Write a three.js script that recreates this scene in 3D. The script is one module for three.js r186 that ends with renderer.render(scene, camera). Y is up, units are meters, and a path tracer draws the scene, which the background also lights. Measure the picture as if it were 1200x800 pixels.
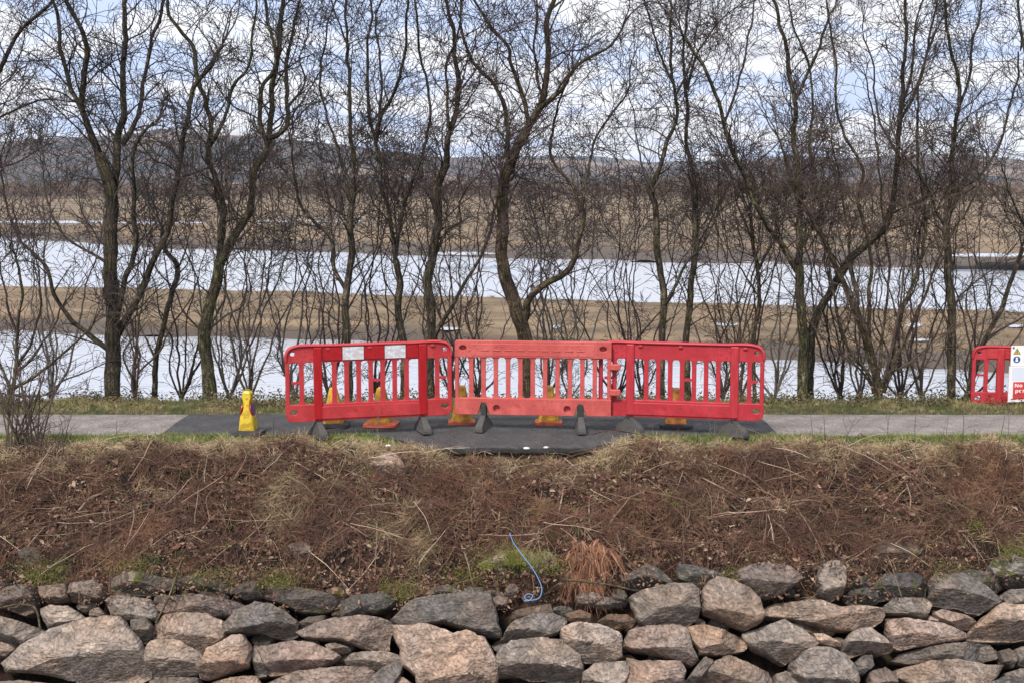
import * as THREE from 'three';
import { ImprovedNoise } from 'three/addons/math/ImprovedNoise.js';
import { mergeGeometries, toCreasedNormals } from 'three/addons/utils/BufferGeometryUtils.js';
import { RoundedBoxGeometry } from 'three/addons/geometries/RoundedBoxGeometry.js';

// ------------------------------------------------------------------ camera, sky, sun, exposure
const scene = new THREE.Scene();
const EYE = 2.9, FOCAL = 1500, PITCH = Math.atan(175 / FOCAL);          // metres above the path, pixels of a 1200x800 frame
const camera = new THREE.PerspectiveCamera(2 * Math.atan(400 / FOCAL) * 180 / Math.PI, 1024 / 682, 0.1, 20000);
camera.position.set(0, EYE, 0);
camera.rotation.x = -PITCH;
const renderer = new THREE.WebGLRenderer({ antialias: true });
renderer.setSize(1024, 682);
renderer.toneMapping = THREE.LinearToneMapping;
renderer.toneMappingExposure = 1.9;
renderer.shadowMap.enabled = true;

const noiseGen = new ImprovedNoise();
const n3 = (x, y, z) => noiseGen.noise(x + 171.3, y + 93.7, z + 57.1);
function fbm(x, y, z = 0, oct = 4) {
  let a = 0.5, s = 0;
  for (let i = 0; i < oct; i++) { s += a * n3(x, y, z); x *= 2.03; y *= 2.03; z *= 2.03; a *= 0.5; }
  return s;
}
const clamp = (v, a = 0, b = 1) => Math.min(b, Math.max(a, v));
const smooth = (a, b, v) => { const t = clamp((v - a) / (b - a)); return t * t * (3 - 2 * t); };
const lerp = (a, b, t) => a + (b - a) * t;
const mix3 = (a, b, t) => [lerp(a[0], b[0], t), lerp(a[1], b[1], t), lerp(a[2], b[2], t)];
function rng(seed) {
  let s = seed >>> 0;
  return () => { s = (s + 0x6D2B79F5) >>> 0; let t = s; t = Math.imul(t ^ (t >>> 15), t | 1); t ^= t + Math.imul(t ^ (t >>> 7), t | 61); return ((t ^ (t >>> 14)) >>> 0) / 4294967296; };
}

{ // broken bright cloud with pale blue gaps
  const W = 2048, H = 1024, data = new Float32Array(W * H * 4);
  for (let j = 0; j < H; j++) {
    const el = ((j + 0.5) / H - 0.5) * Math.PI, y = Math.sin(el), c = Math.cos(el);
    if (y < -0.07) { for (let i = 0; i < W; i++) data.set([0.2 * 0.62, 0.19 * 0.62, 0.17 * 0.62, 1], (j * W + i) * 4); continue; }
    for (let i = 0; i < W; i++) {
      const az = ((i + 0.5) / W - 0.5) * 2 * Math.PI, x = c * Math.cos(az), z = c * Math.sin(az);
      const yy = Math.max(y, 0);
      const k = 1 / (yy + 0.16);
      const px = x * k, pz = z * k;
      const big = fbm(px * 1.9 + 4.2, pz * 1.9, 1.7, 5), det = fbm(px * 7, pz * 7 + 9, 4.1, 4);
      const cov = smooth(-0.14, 0.2, big + 0.38 * det + 0.07);
      const shade = smooth(0.0, 0.42, big + 0.35 * det);
      const blue = mix3([0.55, 0.66, 0.91], [0.30, 0.46, 0.80], smooth(0.02, 0.75, yy));
      const white = mix3([0.95, 0.955, 0.985], [0.6, 0.62, 0.69], shade * 0.9);
      let col = mix3(blue, white, cov); { const k = 0.62 * (1 + 0.75 * yy); col = col.map(v => v * k); }
      if (y < 0) col = mix3(col, [0.2 * 0.62, 0.19 * 0.62, 0.17 * 0.62], smooth(0, -0.06, y));
      const o = (j * W + i) * 4;
      data[o] = col[0]; data[o + 1] = col[1]; data[o + 2] = col[2]; data[o + 3] = 1;
    }
  }
  const sky = new THREE.DataTexture(data, W, H, THREE.RGBAFormat, THREE.FloatType);
  sky.mapping = THREE.EquirectangularReflectionMapping;
  sky.magFilter = sky.minFilter = THREE.LinearFilter; sky.wrapS = THREE.RepeatWrapping;
  sky.needsUpdate = true;
  scene.background = sky; scene.environment = sky;
}
const sun = new THREE.DirectionalLight(new THREE.Color(1, 0.91, 0.79), 2.3);
sun.position.set(-8, 21, 1); sun.target.position.set(0, 0, -15);
sun.shadow.radius = 22; sun.castShadow = true;
sun.shadow.mapSize.set(4096, 4096);
Object.assign(sun.shadow.camera, { left: -25, right: 25, top: 25, bottom: -25, near: 0.5, far: 80 });
scene.add(sun, sun.target);
scene.fog = new THREE.FogExp2(new THREE.Color(0.72, 0.78, 0.9), 0.00004);

// ------------------------------------------------------------------ helpers
const cosP = Math.cos(PITCH), sinP = Math.sin(PITCH);
function ray(px, py) {                                     // direction per metre of depth
  const u = (px - 600) / FOCAL, v = (400 - py) / FOCAL, d = v * sinP + cosP;
  return [u / d, (v * cosP - sinP) / d];
}
const at = (px, py, D) => { const [a, b] = ray(px, py); return new THREE.Vector3(a * D, EYE + b * D, -D); };
const onLevel = (px, py, y) => { const [, b] = ray(px, py); return at(px, py, (y - EYE) / b); };

const used = {};
const numbered = n => { const k = used[n] = (used[n] ?? -1) + 1; return k ? n + '_' + String(k).padStart(3, '0') : n; };
function thing(name, label, category, group, pos) {
  const g = new THREE.Group(); g.name = numbered(name); g.userData = { label, category };
  if (group) g.userData.group = group;
  if (pos) g.position.copy(pos);
  scene.add(g); return g;
}
function part(parent, name, geo, mat, label) {
  const m = new THREE.Mesh(geo, mat); m.name = name; if (label) m.userData.label = label;
  parent.add(m); return m;
}
function single(name, label, category, geo, mat, group) {
  const m = new THREE.Mesh(geo, mat); m.name = numbered(name); m.userData = { label, category };
  if (group) m.userData.group = group;
  scene.add(m); return m;
}
function setting(name, label, category, geo, mat) {
  const m = new THREE.Mesh(geo, mat); m.name = numbered(name); m.userData = { label, category, kind: 'structure' };
  scene.add(m); return m;
}
function geoOf(pos, idx, uv, col) {
  const g = new THREE.BufferGeometry();
  g.setAttribute('position', new THREE.Float32BufferAttribute(pos, 3));
  if (uv) g.setAttribute('uv', new THREE.Float32BufferAttribute(uv, 2));
  if (col) g.setAttribute('color', new THREE.Float32BufferAttribute(col, 3));
  if (idx) g.setIndex(idx);
  g.computeVertexNormals(); return g;
}
// sheet over u (columns) and v (rows): f(i, j) -> {p:[x,y,z], c:[r,g,b]}
function sheet(cols, rows, f) {
  const pos = [], uv = [], col = [], idx = [];
  for (let j = 0; j < rows; j++) for (let i = 0; i < cols; i++) {
    const q = f(i, j); pos.push(...q.p); col.push(...q.c); uv.push(q.p[0], q.uvz ?? -q.p[2]);
    if (i < cols - 1 && j < rows - 1) { const a = j * cols + i; idx.push(a, a + 1, a + cols, a + 1, a + cols + 1, a + cols); }
  }
  return geoOf(pos, idx, uv, col);
}
// tileable value noise for textures
function tileNoise(seed, period) {
  const r = rng(seed), g = new Float32Array(period * period); for (let i = 0; i < g.length; i++) g[i] = r();
  return (u, v) => {
    const x = u * period, y = v * period, xi = Math.floor(x), yi = Math.floor(y);
    let fx = x - xi, fy = y - yi; fx = fx * fx * (3 - 2 * fx); fy = fy * fy * (3 - 2 * fy);
    const w = (a, b) => g[(((b % period) + period) % period) * period + (((a % period) + period) % period)];
    return lerp(lerp(w(xi, yi), w(xi + 1, yi), fx), lerp(w(xi, yi + 1), w(xi + 1, yi + 1), fx), fy);
  };
}
function tileFbm(seed, base, oct) {
  const L = []; for (let i = 0; i < oct; i++) L.push(tileNoise(seed + i * 7, base * 2 ** i));
  return (u, v) => { let a = 0.5, s = 0, t = 0; for (const f of L) { s += a * f(u, v); t += a; a *= 0.55; } return s / t; };
}
function texture(size, f, srgb = true, repeat = 1) {
  const d = new Uint8Array(size * size * 4);
  for (let j = 0; j < size; j++) for (let i = 0; i < size; i++) {
    const c = f(i / size, j / size), o = (j * size + i) * 4;
    d[o] = clamp(c[0], 0, 255); d[o + 1] = clamp(c[1], 0, 255); d[o + 2] = clamp(c[2], 0, 255); d[o + 3] = 255;
  }
  const t = new THREE.DataTexture(d, size, size); t.wrapS = t.wrapT = THREE.RepeatWrapping;
  t.magFilter = THREE.LinearFilter; t.minFilter = THREE.LinearMipmapLinearFilter; t.generateMipmaps = true;
  if (srgb) t.colorSpace = THREE.SRGBColorSpace;
  t.repeat.set(repeat, repeat); t.needsUpdate = true; return t;
}
const grey = v => [v, v, v];
const std = (o) => new THREE.MeshStandardMaterial(o);
const lin = (r, g, b) => new THREE.Color().setRGB(r, g, b);

// ------------------------------------------------------------------ textures
const fA = tileFbm(11, 6, 6), fB = tileFbm(29, 16, 5), fC = tileFbm(53, 48, 3), fD = tileFbm(71, 3, 5);
const soilMap = texture(512, (u, v) => { const k = 90 + 150 * fC(u, v) * 0.6 + 90 * (fB(u, v) - 0.3); return [k * 1.04, k, k * 0.95]; }, true, 0.9);
const soilBump = texture(512, (u, v) => grey(255 * (0.6 * fB(u, v) + 0.4 * fC(u, v))), false, 0.9);
const asphaltMap = texture(512, (u, v) => { const g = fC(u * 1, v), s = fC(v, u); const k = 150 + 60 * (fA(u, v) - 0.5) + 75 * (g - 0.5) + 50 * (fD(u, v) - 0.5) + (s > 0.76 ? 20 : 0) - (Math.abs(fA(v + 0.2, u) - 0.5) < 0.004 ? 45 : 0); return [k * 1.0, k, k]; }, true, 1.3);
const asphaltBump = texture(512, (u, v) => grey(255 * fC(u, v)), false, 1.3);
const rockMap = texture(1024, (u, v) => {
  const w = fA(u, v), s = fB(u + 0.1 * w, v * 1), g = fC(u, v);
  const vein = Math.abs(fA(u * 1, v * 1 + 0.31) - 0.5) < 0.006 ? 26 : 0;
  const strata = Math.abs(Math.sin((v * 22 + 5 * w + 2 * u) * Math.PI));
  let k = 168 + 70 * (w - 0.5) + 80 * (s - 0.5) + 90 * (g - 0.5) - 26 * (1 - strata) ** 5 + vein;
  const warm = 0.9 * (fD(u + 0.37, v + 0.11) - 0.5);
  const lich = smooth(0.63, 0.7, fB(v + 0.2, u + 0.4) * 0.6 + fA(v, u) * 0.4);
  return [k * (1 + 0.16 * warm) + 50 * lich, k * (1 - 0.02 * warm) + 52 * lich, k * (1 - 0.2 * warm) + 48 * lich];
}, true, 0.9);
const rockMapLichen = texture(1024, (u, v) => { // dark stone with white lichen crusts and a little moss
  const w = fA(u, v), g = fC(u, v), k = 165 + 80 * (w - 0.5) + 90 * (g - 0.5), l = smooth(0.57, 0.61, 0.7 * fB(v + 0.2, u + 0.4) + 0.3 * fC(v, u)) * smooth(0.46, 0.56, fD(u, v)), m = smooth(0.55, 0.62, fB(u + 0.5, v + 0.1)) * smooth(0.5, 0.6, fA(v + 0.6, u));
  return mix3(mix3([k, k, k], [255, 252, 240], l * 0.9), [k * 0.75, k * 0.85, k * 0.3], m * 0.8);
}, true, 0.9);
const rockBump = texture(1024, (u, v) => { const w = fA(u, v); const st = Math.abs(Math.sin((v * 22 + 5 * w + 2 * u) * Math.PI)); return grey(255 * clamp(0.5 * fB(u, v) + 0.25 * fC(u, v) + 0.3 * w - 0.16 * (1 - st) ** 5)); }, false, 0.9);
const barkMap = texture(512, (u, v) => {
  const r = fB(u * 2, v * 0.5), g = fC(u, v), l = smooth(0.5, 0.6, fB(u + 0.3, v) * 0.5 + fA(u, v) * 0.5), m = smooth(0.5, 0.64, fA(v + 0.3, u));
  const k = 84 + 170 * (r - 0.5) + 130 * (g - 0.5);
  return mix3(mix3([k * 1.06, k * 0.98, k * 0.88], [k * 1.5 + 50, k * 1.5 + 50, k * 1.3 + 38], l * 0.6), [k * 0.95, k * 1.05, k * 0.5], m * 0.6);
}, true);
const barkBump = texture(512, (u, v) => grey(255 * (0.7 * fB(u * 2, v * 0.5) + 0.3 * fC(u, v))), false);
const plasticMap = texture(1024, (u, v) => { // sun bleached patches, scuffs and mud flecks
  const fade = smooth(0.42, 0.68, fA(u, v)), mud = smooth(0.6, 0.7, 0.55 * fC(u, v) + 0.45 * fB(u + 0.4, v)), scuff = smooth(0.012, 0.0, Math.abs(fB(u, v * 0.3 + 0.2) - 0.5)) * smooth(0.5, 0.6, fA(v, u));
  const k = 214 + 26 * (fC(u, v) - 0.5) + 24 * (fB(u, v) - 0.5); let c = mix3([k, k * 0.96, k * 0.96], [k * 1.08, k * 1.14, k * 1.14], fade); c = mix3(c, [150, 128, 105], mud * 0.45); return mix3(c, [245, 235, 230], scuff * 0.35);
}, true, 0.8);
const dirtMap = texture(512, (u, v) => { const s = smooth(0.48, 0.64, 0.6 * fB(u, v) + 0.4 * fC(u, v)), k = 225 + 40 * (fA(u, v) - 0.5); return mix3([k, k, k], [150, 135, 115], s * 0.55); }, true);
const waveBump = texture(1024, (u, v) => grey(255 * (0.55 * fA(u, v) + 0.45 * fB(u, v))), false);

const MAT = {
  ground: std({ vertexColors: true, map: soilMap, bumpMap: soilBump, bumpScale: 0.03, roughness: 1 }),
  far: std({ vertexColors: true, roughness: 1 }),
  path: std({ color: lin(0.62, 0.53, 0.475), map: asphaltMap, bumpMap: asphaltBump, bumpScale: 0.004, roughness: 0.95 }),
  patch: std({ color: lin(0.155, 0.147, 0.145), map: asphaltMap, bumpMap: asphaltBump, bumpScale: 0.008, roughness: 0.92 }),
  leaf: std({ roughness: 0.9, side: THREE.DoubleSide, color: 0xffffff }),
};

// ------------------------------------------------------------------ near terrain: foreshore, bank, verge, slope to the water
const WATER = -2.0;
const PROFILE = [[-400, -3.1], [8, -3.05], [12.6, -3.02], [12.72, -2.9], [13.5, -1.36], [13.58, -0.99], [13.9, -0.62], [14.3, -0.2], [14.55, -0.06], [15.1, -0.01], [16.6, -0.01], [17.0, 0.03], [17.6, 0.0], [18.3, -0.16], [20, -0.95], [23, -1.7], [26, -2.35], [40, -4], [6000, -6]];
function profile(d) {
  for (let i = 1; i < PROFILE.length; i++) if (d <= PROFILE[i][0]) {
    const [a, ya] = PROFILE[i - 1], [b, yb] = PROFILE[i]; return lerp(ya, yb, (d - a) / (b - a));
  }
  return -6;
}
// edge of the sunken asphalt: how far (m of depth) the patch reaches towards the wall at x
const patchBulge = x => 0.54 * smooth(-1.75, -0.75, x) * (1 - smooth(0.85, 1.6, x)) ;
// hollows eroded into the bank
const DENTS = [[-0.25, 14.28, 0.22, 0.1, 0.30], [5.05, 14.3, 0.42, 0.14, 0.36], [-1.15, 14.3, 0.2, 0.07, 0.24], [2.0, 14.22, 0.4, 0.12, 0.30], [-3.9, 14.15, 0.45, 0.13, 0.30], [-5.0, 14.2, 0.4, 0.12, 0.27], [0.9, 13.95, 0.3, 0.1, 0.24], [3.4, 14.35, 0.3, 0.09, 0.27], [-2.3, 13.85, 0.35, 0.1, 0.22], [1.5, 13.75, 0.3, 0.1, 0.27], [-0.3, 13.68, 0.35, 0.08, 0.30], [4.0, 13.85, 0.35, 0.1, 0.24], [-3.2, 13.75, 0.4, 0.1, 0.22]];
function groundY(x, d) {
  let y = profile(d);
  const bank = smooth(13.4, 13.8, d) * (1 - smooth(14.3, 14.75, d));
  const wide = smooth(13.3, 13.6, d) * (1 - smooth(14.6, 15.05, d));
  const verge = smooth(16.6, 16.9, d) * (1 - smooth(19, 25, d));
  if (wide > 0) y += bank * (0.45 * fbm(x * 0.8, d * 1.1, 3, 3) + 0.05 - 0.13 * (1 - Math.min(1, 5 * Math.abs(fbm(x * 1.5, d * 2.6, 17, 3))))) + wide * (0.2 * fbm(x * 3.1, d * 3.6, 7, 4)) + wide * 0.09 * fbm(x * 9, d * 10, 2, 2);
  if (wide > 0) for (const [hx, hd, rx, rd, dep] of DENTS) { const a = (x - hx) / rx, b = (d - hd) / rd, q = a * a + b * b; if (q < 4) y -= dep * Math.exp(-q * 1.6); }
  if (verge > 0) y += verge * 0.12 * fbm(x * 1.3, d * 1.6, 11, 3);
  // hollow washed out under the asphalt edge
  const b = patchBulge(x); if (b > 0.02) y -= 0.13 * smooth(0.05, 0.4, b) * (1 - smooth(0.0, 0.22, Math.abs(d - (15.1 - b + 0.03))));
  return y;
}
const SOIL = [0.034, 0.021, 0.014], RED = [0.1, 0.047, 0.03], STRAW = [0.34, 0.255, 0.155], MOSS = [0.1, 0.11, 0.025], GREEN = [0.085, 0.125, 0.03], OLIVE = [0.13, 0.12, 0.05];
function groundColor(x, d) {
  if (d < 15.25) {
    let c = mix3(SOIL, RED, smooth(-0.15, 0.3, fbm(x * 2.5, d * 3, 5)));
    c = mix3(c, [0.2, 0.135, 0.085], smooth(0.1, 0.35, fbm(x * 6, d * 7, 15)) * 0.7);
    c = mix3(c, MOSS, smooth(0.16, 0.3, fbm(x * 1.7, d * 2.2, 25)) * 0.7);
    const e = d + 0.28 * fbm(x * 1.2, d, 35, 3);
    c = mix3(c, mix3(STRAW, OLIVE, smooth(-0.1, 0.3, fbm(x * 3, d * 5, 8))), smooth(14.25, 14.55, e));
    return mix3(c, mix3(GREEN, STRAW, smooth(-0.05, 0.3, fbm(x * 2.2, d * 3, 19))), smooth(14.72, 14.95, e));
  }
  if (d < 17.8) return mix3(mix3(GREEN, OLIVE, smooth(-0.1, 0.2, fbm(x * 2, d * 2, 4))), STRAW, smooth(0.05, 0.3, fbm(x * 1.4, d * 2, 14)) * 0.7);
  return mix3([0.06, 0.05, 0.03], [0.13, 0.1, 0.05], smooth(-0.2, 0.3, fbm(x * 2, d * 2, 44)));
}
{
  const xs = []; for (let x = -400; x < -40; x += 60) xs.push(x); for (let x = -40; x < -8.5; x += 1.05) xs.push(x);
  for (let x = -8.5; x <= 8.501; x += 0.05) xs.push(x); for (let x = 9.5; x < 40; x += 1.05) xs.push(x); for (let x = 40; x <= 400; x += 60) xs.push(x);
  const ds = [-400, -100, -20, 0, 6, 10, 11.6, 12.2]; for (let d = 12.4; d < 15.3; d += 0.042) ds.push(d);
  for (let d = 15.4; d < 16.6; d += 0.3) ds.push(d); for (let d = 16.6; d < 19.5; d += 0.09) ds.push(d); for (let d = 19.5; d < 27; d += 0.5) ds.push(d); ds.push(40, 80, 300, 1500, 6000);
  const g = sheet(xs.length, ds.length, (i, j) => { const x = xs[i] * (ds[j] > 60 ? ds[j] / 60 * 1.5 : 1), d = ds[j]; return { p: [x, groundY(x, d), -d], c: groundColor(x, d) }; });
  setting('ground', 'brown bank with leaf litter falling from path to stone wall', 'ground', g, MAT.ground);
}
// path: old pale asphalt with a darker repaired stretch
function strip(x0, x1, n, near, far, y, thick, edgeSeed) {
  const pos = [], uv = [], idx = [];
  for (let i = 0; i <= n; i++) {
    const x = lerp(x0, x1, i / n), dn = near(x) + 0.03 * fbm(x * 4, 1, edgeSeed, 3), df = far(x) + 0.03 * fbm(x * 4, 5, edgeSeed, 3);
    const sag = -0.05 * patchBulge(x) / 0.54;
    for (const [d, yy] of [[dn + 0.02, y - thick + sag], [dn, y - 0.012 + sag], [dn + 0.03, y + sag], [lerp(dn, df, 0.35), y + sag * 0.3], [lerp(dn, df, 0.5), y + 0.012], [df, y], [df + 0.02, y - thick]]) { pos.push(x, yy + (yy < y - 0.02 ? 0.03 * fbm(x * 9, 3, edgeSeed, 3) : 0), -d); uv.push(x + yy * 3, d - yy * 4); }
    if (i < n) for (let k = 0; k < 6; k++) { const a = i * 7 + k, b = a + 7; idx.push(a, b, a + 1, b, b + 1, a + 1); }
  }
  return geoOf(pos, idx, uv);
}
setting('path', 'pale worn asphalt footpath running behind the red barriers', 'path', strip(-60, 60, 600, () => 15.12, () => 16.52, 0.012, 0.06, 3), MAT.path);
setting('asphalt_patch', 'dark repaired asphalt with a crumbling edge under the barriers', 'path',
  strip(-4.22, 3.2, 160, x => 15.1 - patchBulge(x), x => 16.5 , 0.02, 0.07, 8), MAT.patch);

// ------------------------------------------------------------------ water, salt marsh, pools
setting('water', 'bright rippled water of the estuary channels behind the trees', 'water', (() => {
  const g = sheet(2, 6, (i, j) => { const d = [19, 60, 200, 600, 2000, 5000][j]; return { p: [(i ? 1 : -1) * d * 3, WATER, -d], c: [1, 1, 1] }; });
  return g;
})(), new THREE.MeshPhysicalMaterial({ color: lin(0.34, 0.35, 0.37), roughness: 0.22, ior: 1.6, bumpMap: (() => { const t = waveBump.clone(); t.repeat.set(0.09, 0.24); t.needsUpdate = true; return t; })(), bumpScale: 0.06 }));

const line = pts => px => { for (let i = 1; i < pts.length; i++) if (px <= pts[i][0] || i === pts.length - 1) return lerp(pts[i - 1][1], pts[i][1], (px - pts[i - 1][0]) / (pts[i][0] - pts[i - 1][0])); };
function marsh(name, label, front, back, h, rise, rows, seed, colour, gap) {
  const cols = 420, f = line(front), b = line(back);
  const g = sheet(cols, rows, (i, j) => {
    const px = lerp(-500, 1700, i / (cols - 1)), t = (j / (rows - 1)) ** (gap ? 1.5 : 2.6);
    const A = onLevel(px, f(px), WATER), B = onLevel(px, b(px), WATER);
    const x = lerp(A.x, B.x, t), d = -lerp(A.z, B.z, t), dd = d + A.z;
    const wob = (gap ? 2.2 : 0.9) * rise * fbm(x * 0.12, d * 0.2, seed, 4);
    const up = smooth(0, rise, dd + wob), down = smooth(0, rise * 0.7, -B.z - d + wob * 0.5);
    const k = Math.min(up, gap ? down : 1);
    const y = WATER - 0.15 + k * (h + 0.15 + 0.18 * h * fbm(x * 0.3, d * 0.4, seed + 3, 4));
    return { p: [x, y, -d], c: colour(x, d, k) };
  });
  return setting(name, label, 'marsh', g, MAT.far);
}
const MUD = [0.075, 0.058, 0.045];
const marshCol = (k1, k2) => (x, d, k) => { const c = mix3([0.105, 0.068, 0.033], [0.2, 0.132, 0.07], smooth(-0.25, 0.25, fbm(x * k1, d * k1 * 1.7, 3) + 0.25 * fbm(x * k2, d * k2, 7))); const e = mix3(c, [0.078, 0.06, 0.03], smooth(0.0, 0.3, fbm(x * k1 * 3, d * k1 * 5, 9)) * 0.8); return mix3(MUD, e, smooth(0.8, 0.97, k + 0.22 * fbm(x * 0.4, d * 0.4, 30))); };
marsh('near_marsh', 'tawny salt marsh island between the two water channels', [[0, 391], [300, 397], [900, 427], [1200, 438]], [[0, 343], [300, 349], [600, 357], [900, 367], [1200, 375]], 0.42, 1.6, 60, 5, marshCol(0.25, 0.9), true);
marsh('far_marsh', 'wide tan salt marsh stretching to the far woods', [[0, 279], [180, 291], [560, 303], [900, 311], [1200, 320]], [[0, 229], [1200, 229]], 0.95, 9, 80, 15, marshCol(0.03, 0.2), false);
// pools lying on the marsh
function pool(px, py, w, hgt, level, label) {
  const pos = [], idx = [], n = 26, r = rng(px * 7 + py); const c = onLevel(px, py, level);
  pos.push(c.x, c.y, c.z);
  for (let i = 0; i < n; i++) { const a = i / n * 2 * Math.PI, k = 0.75 + 0.5 * r(); const q = onLevel(px + w * k * Math.cos(a), py - hgt * (0.8 + 0.4 * r()) * Math.sin(a), level); pos.push(q.x, level, q.z); idx.push(0, 1 + i, 1 + (i + 1) % n); }
  const g = geoOf(pos, idx, pos.filter((_, i) => i % 3 !== 1));
  setting('pool', label, 'pool', g, scene.getObjectByName('water').material);
}
const onNear = WATER + 0.455, onFar = WATER + 0.97;
for (const [px, py, w, h] of [[526, 385, 13, 1.6], [850, 380, 14, 1.8], [1072, 381, 9, 3], [1078, 398, 14, 1.4], [1195, 382, 16, 1.6], [652, 383, 5, 2]]) pool(px, py, w, h, onNear, 'small shallow pool of water lying on the near marsh');
for (const [px, py, w, h] of [[60, 260, 90, 1.5], [360, 259, 75, 1.3], [190, 261, 60, 1.3], [1170, 299, 70, 1.9], [540, 297, 40, 1.6]]) pool(px, py, w, h, onFar, 'long thin creek of water gleaming on the far marsh');

// ------------------------------------------------------------------ hills and far woods
const skyline = line([[-600, 178], [-200, 172], [0, 165], [100, 159], [160, 156], [190, 151], [240, 158], [330, 160], [380, 166], [420, 172], [500, 182], [560, 188], [640, 189], [690, 189], [740, 194], [800, 197], [860, 195], [920, 190], [960, 186], [1000, 191], [1060, 190], [1110, 183], [1150, 187], [1200, 191], [1500, 186], [1900, 180]]);
const backline = line([[-600, 185], [300, 186], [560, 184], [640, 181], [700, 184], [760, 189], [860, 187], [930, 182], [980, 186], [1080, 179], [1130, 182], [1200, 186], [1900, 184]]);
function hill(name, label, skyl, d0, d1, d2, seed, colour, rough) {
  const cols = 420, rows = 70;
  const g = sheet(cols, rows, (i, j) => {
    const px = lerp(-600, 1900, i / (cols - 1)), t = j / (rows - 1), d = t < 0.8 ? lerp(d0, d1, t / 0.8) : lerp(d1, d2, (t - 0.8) / 0.2);
    const s = clamp((d - d0) / (d1 - d0)), top = EYE + ray(px, skyl(px))[1] * d1;
    const x = ray(px, 225)[0] * d;
    let y = -1.6 + (top + 1.6) * (d <= d1 ? s ** 1.5 : 1 - 0.5 * (d - d1) / (d2 - d1));
    y += rough * (s > 0.02 ? Math.min(1, s * 3) : 0) * (fbm(x * 0.004, d * 0.004, seed, 5) + 0.25 * fbm(x * 0.03, d * 0.03, seed + 4, 3)) * (d > d1 * 0.97 ? 0.35 : 1);
    return { p: [x, y, -d], c: colour(x, d, y, s) };
  });
  setting(name, label, 'hill', g, MAT.far);
}
const moor = (x, d) => { const m = fbm(x * 0.0032, d * 0.005, 4, 5), w = fbm(x * 0.02, d * 0.02, 8, 3); let c = mix3([0.05, 0.04, 0.042], [0.09, 0.066, 0.055], smooth(-0.2, 0.2, w)); c = mix3(c, [0.022, 0.026, 0.028], smooth(-0.02, 0.1, m)); return mix3(c, [0.17, 0.12, 0.085], smooth(0.12, 0.28, fbm(x * 0.0022 + 3, d * 0.003, 14, 4))); };
hill('distant_hill', 'pale sunlit hills on the skyline beyond the nearer ridge', backline, 4200, 6500, 8000, 31, moor, 60);
hill('hill', 'dark wooded hills rising behind the far marsh', skyline, 1150, 2900, 4000, 11, moor, 26);
{ // bare woodland along the far shore, one mass
  const r = rng(77), P = [], I = [];
  for (let k = 0; k < 70; k++) {
    const a = r() * 6.283, e = Math.acos(1 - 1.5 * r()), q = 0.35 + 0.65 * r(), c = [Math.sin(e) * Math.cos(a) * 0.5 * q, 0.55 + 0.45 * Math.cos(e) * q, Math.sin(e) * Math.sin(a) * 0.5 * q], b = P.length / 3;
    for (let m = 0; m < 3; m++) P.push(c[0] + (r() - 0.5) * 0.2, c[1] + (r() - 0.35) * 0.28, c[2] + (r() - 0.5) * 0.2);
    I.push(b, b + 1, b + 2);
  }
  const trunk = new THREE.CylinderGeometry(0.012, 0.03, 0.7, 4).translate(0, 0.35, 0).toNonIndexed(); trunk.deleteAttribute('uv'); trunk.deleteAttribute('normal'); 
  const crown = geoOf(P, I).toNonIndexed(); crown.deleteAttribute('normal');
  const g = mergeGeometries([trunk, crown]); g.computeVertexNormals();
  const N = 5200, im = new THREE.InstancedMesh(g, std({ roughness: 1, side: THREE.DoubleSide }), N); im.name = 'far_wood';
  im.userData = { label: 'grey brown bare woodland along the foot of the hills', category: 'wood', kind: 'stuff' };
  const m = new THREE.Matrix4(), q = new THREE.Quaternion(), up = new THREE.Vector3(0, 1, 0);
  for (let k = 0; k < N; k++) {
    const d = 620 + 620 * r() ** 1.4, x = (r() - 0.5) * 1.5 * d, patch = fbm(x * 0.008, d * 0.01, 51, 3);
    const h = (patch < -0.08 ? 2.5 : 6 + 7 * r()) * (0.75 + 1.2 * Math.max(0, patch));
    q.setFromAxisAngle(up, r() * 6.28); m.compose(new THREE.Vector3(x, -1.3, -d), q, new THREE.Vector3(h * 0.75, h, h * 0.75)); im.setMatrixAt(k, m);
    const c = mix3(mix3([0.12, 0.086, 0.07], [0.2, 0.145, 0.11], r()), [0.06, 0.06, 0.045], r() < 0.12 ? 0.8 : 0); im.setColorAt(k, lin(...c));
  }
  scene.add(im);
}

// ------------------------------------------------------------------ rocks of the wall
const wallP = new THREE.Vector3(0, -1.19, -13.2), wallU = new THREE.Vector3(0, 0.795, -0.45).normalize(), wallN = new THREE.Vector3(0, 0.45, 0.795).normalize();
const bankP = new THREE.Vector3(0, -0.55, -13.95), bankU = new THREE.Vector3(0, 0.7, -0.72).normalize(), bankN = new THREE.Vector3(0, 0.72, 0.7).normalize();
const onPlane = (px, py, P, U, N) => { const [a, b] = ray(px, py), dir = new THREE.Vector3(a, b, -1), e = new THREE.Vector3(0, EYE, 0); const t = P.clone().sub(e).dot(N) / dir.dot(N); const w = e.addScaledVector(dir, t).sub(P); return [w.x, w.dot(U)]; };
const ROCKS = [[0.235, 0.188, 0.152], [0.285, 0.224, 0.18], [0.165, 0.136, 0.114], [0.112, 0.098, 0.085], [0.335, 0.258, 0.204], [0.13, 0.09, 0.064]].flatMap(c => [[1, 1, 1], [1.1, 1.0, 0.93], [0.86, 0.87, 0.88], [1.06, 0.97, 0.95]].map(([a, b, e]) => std({ color: lin(c[0] * a, c[1] * b, c[2] * e).multiplyScalar(1.88), map: c[0] < 0.15 ? rockMapLichen : rockMap, bumpMap: rockBump, bumpScale: 0.045, roughness: 0.93 })));
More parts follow.
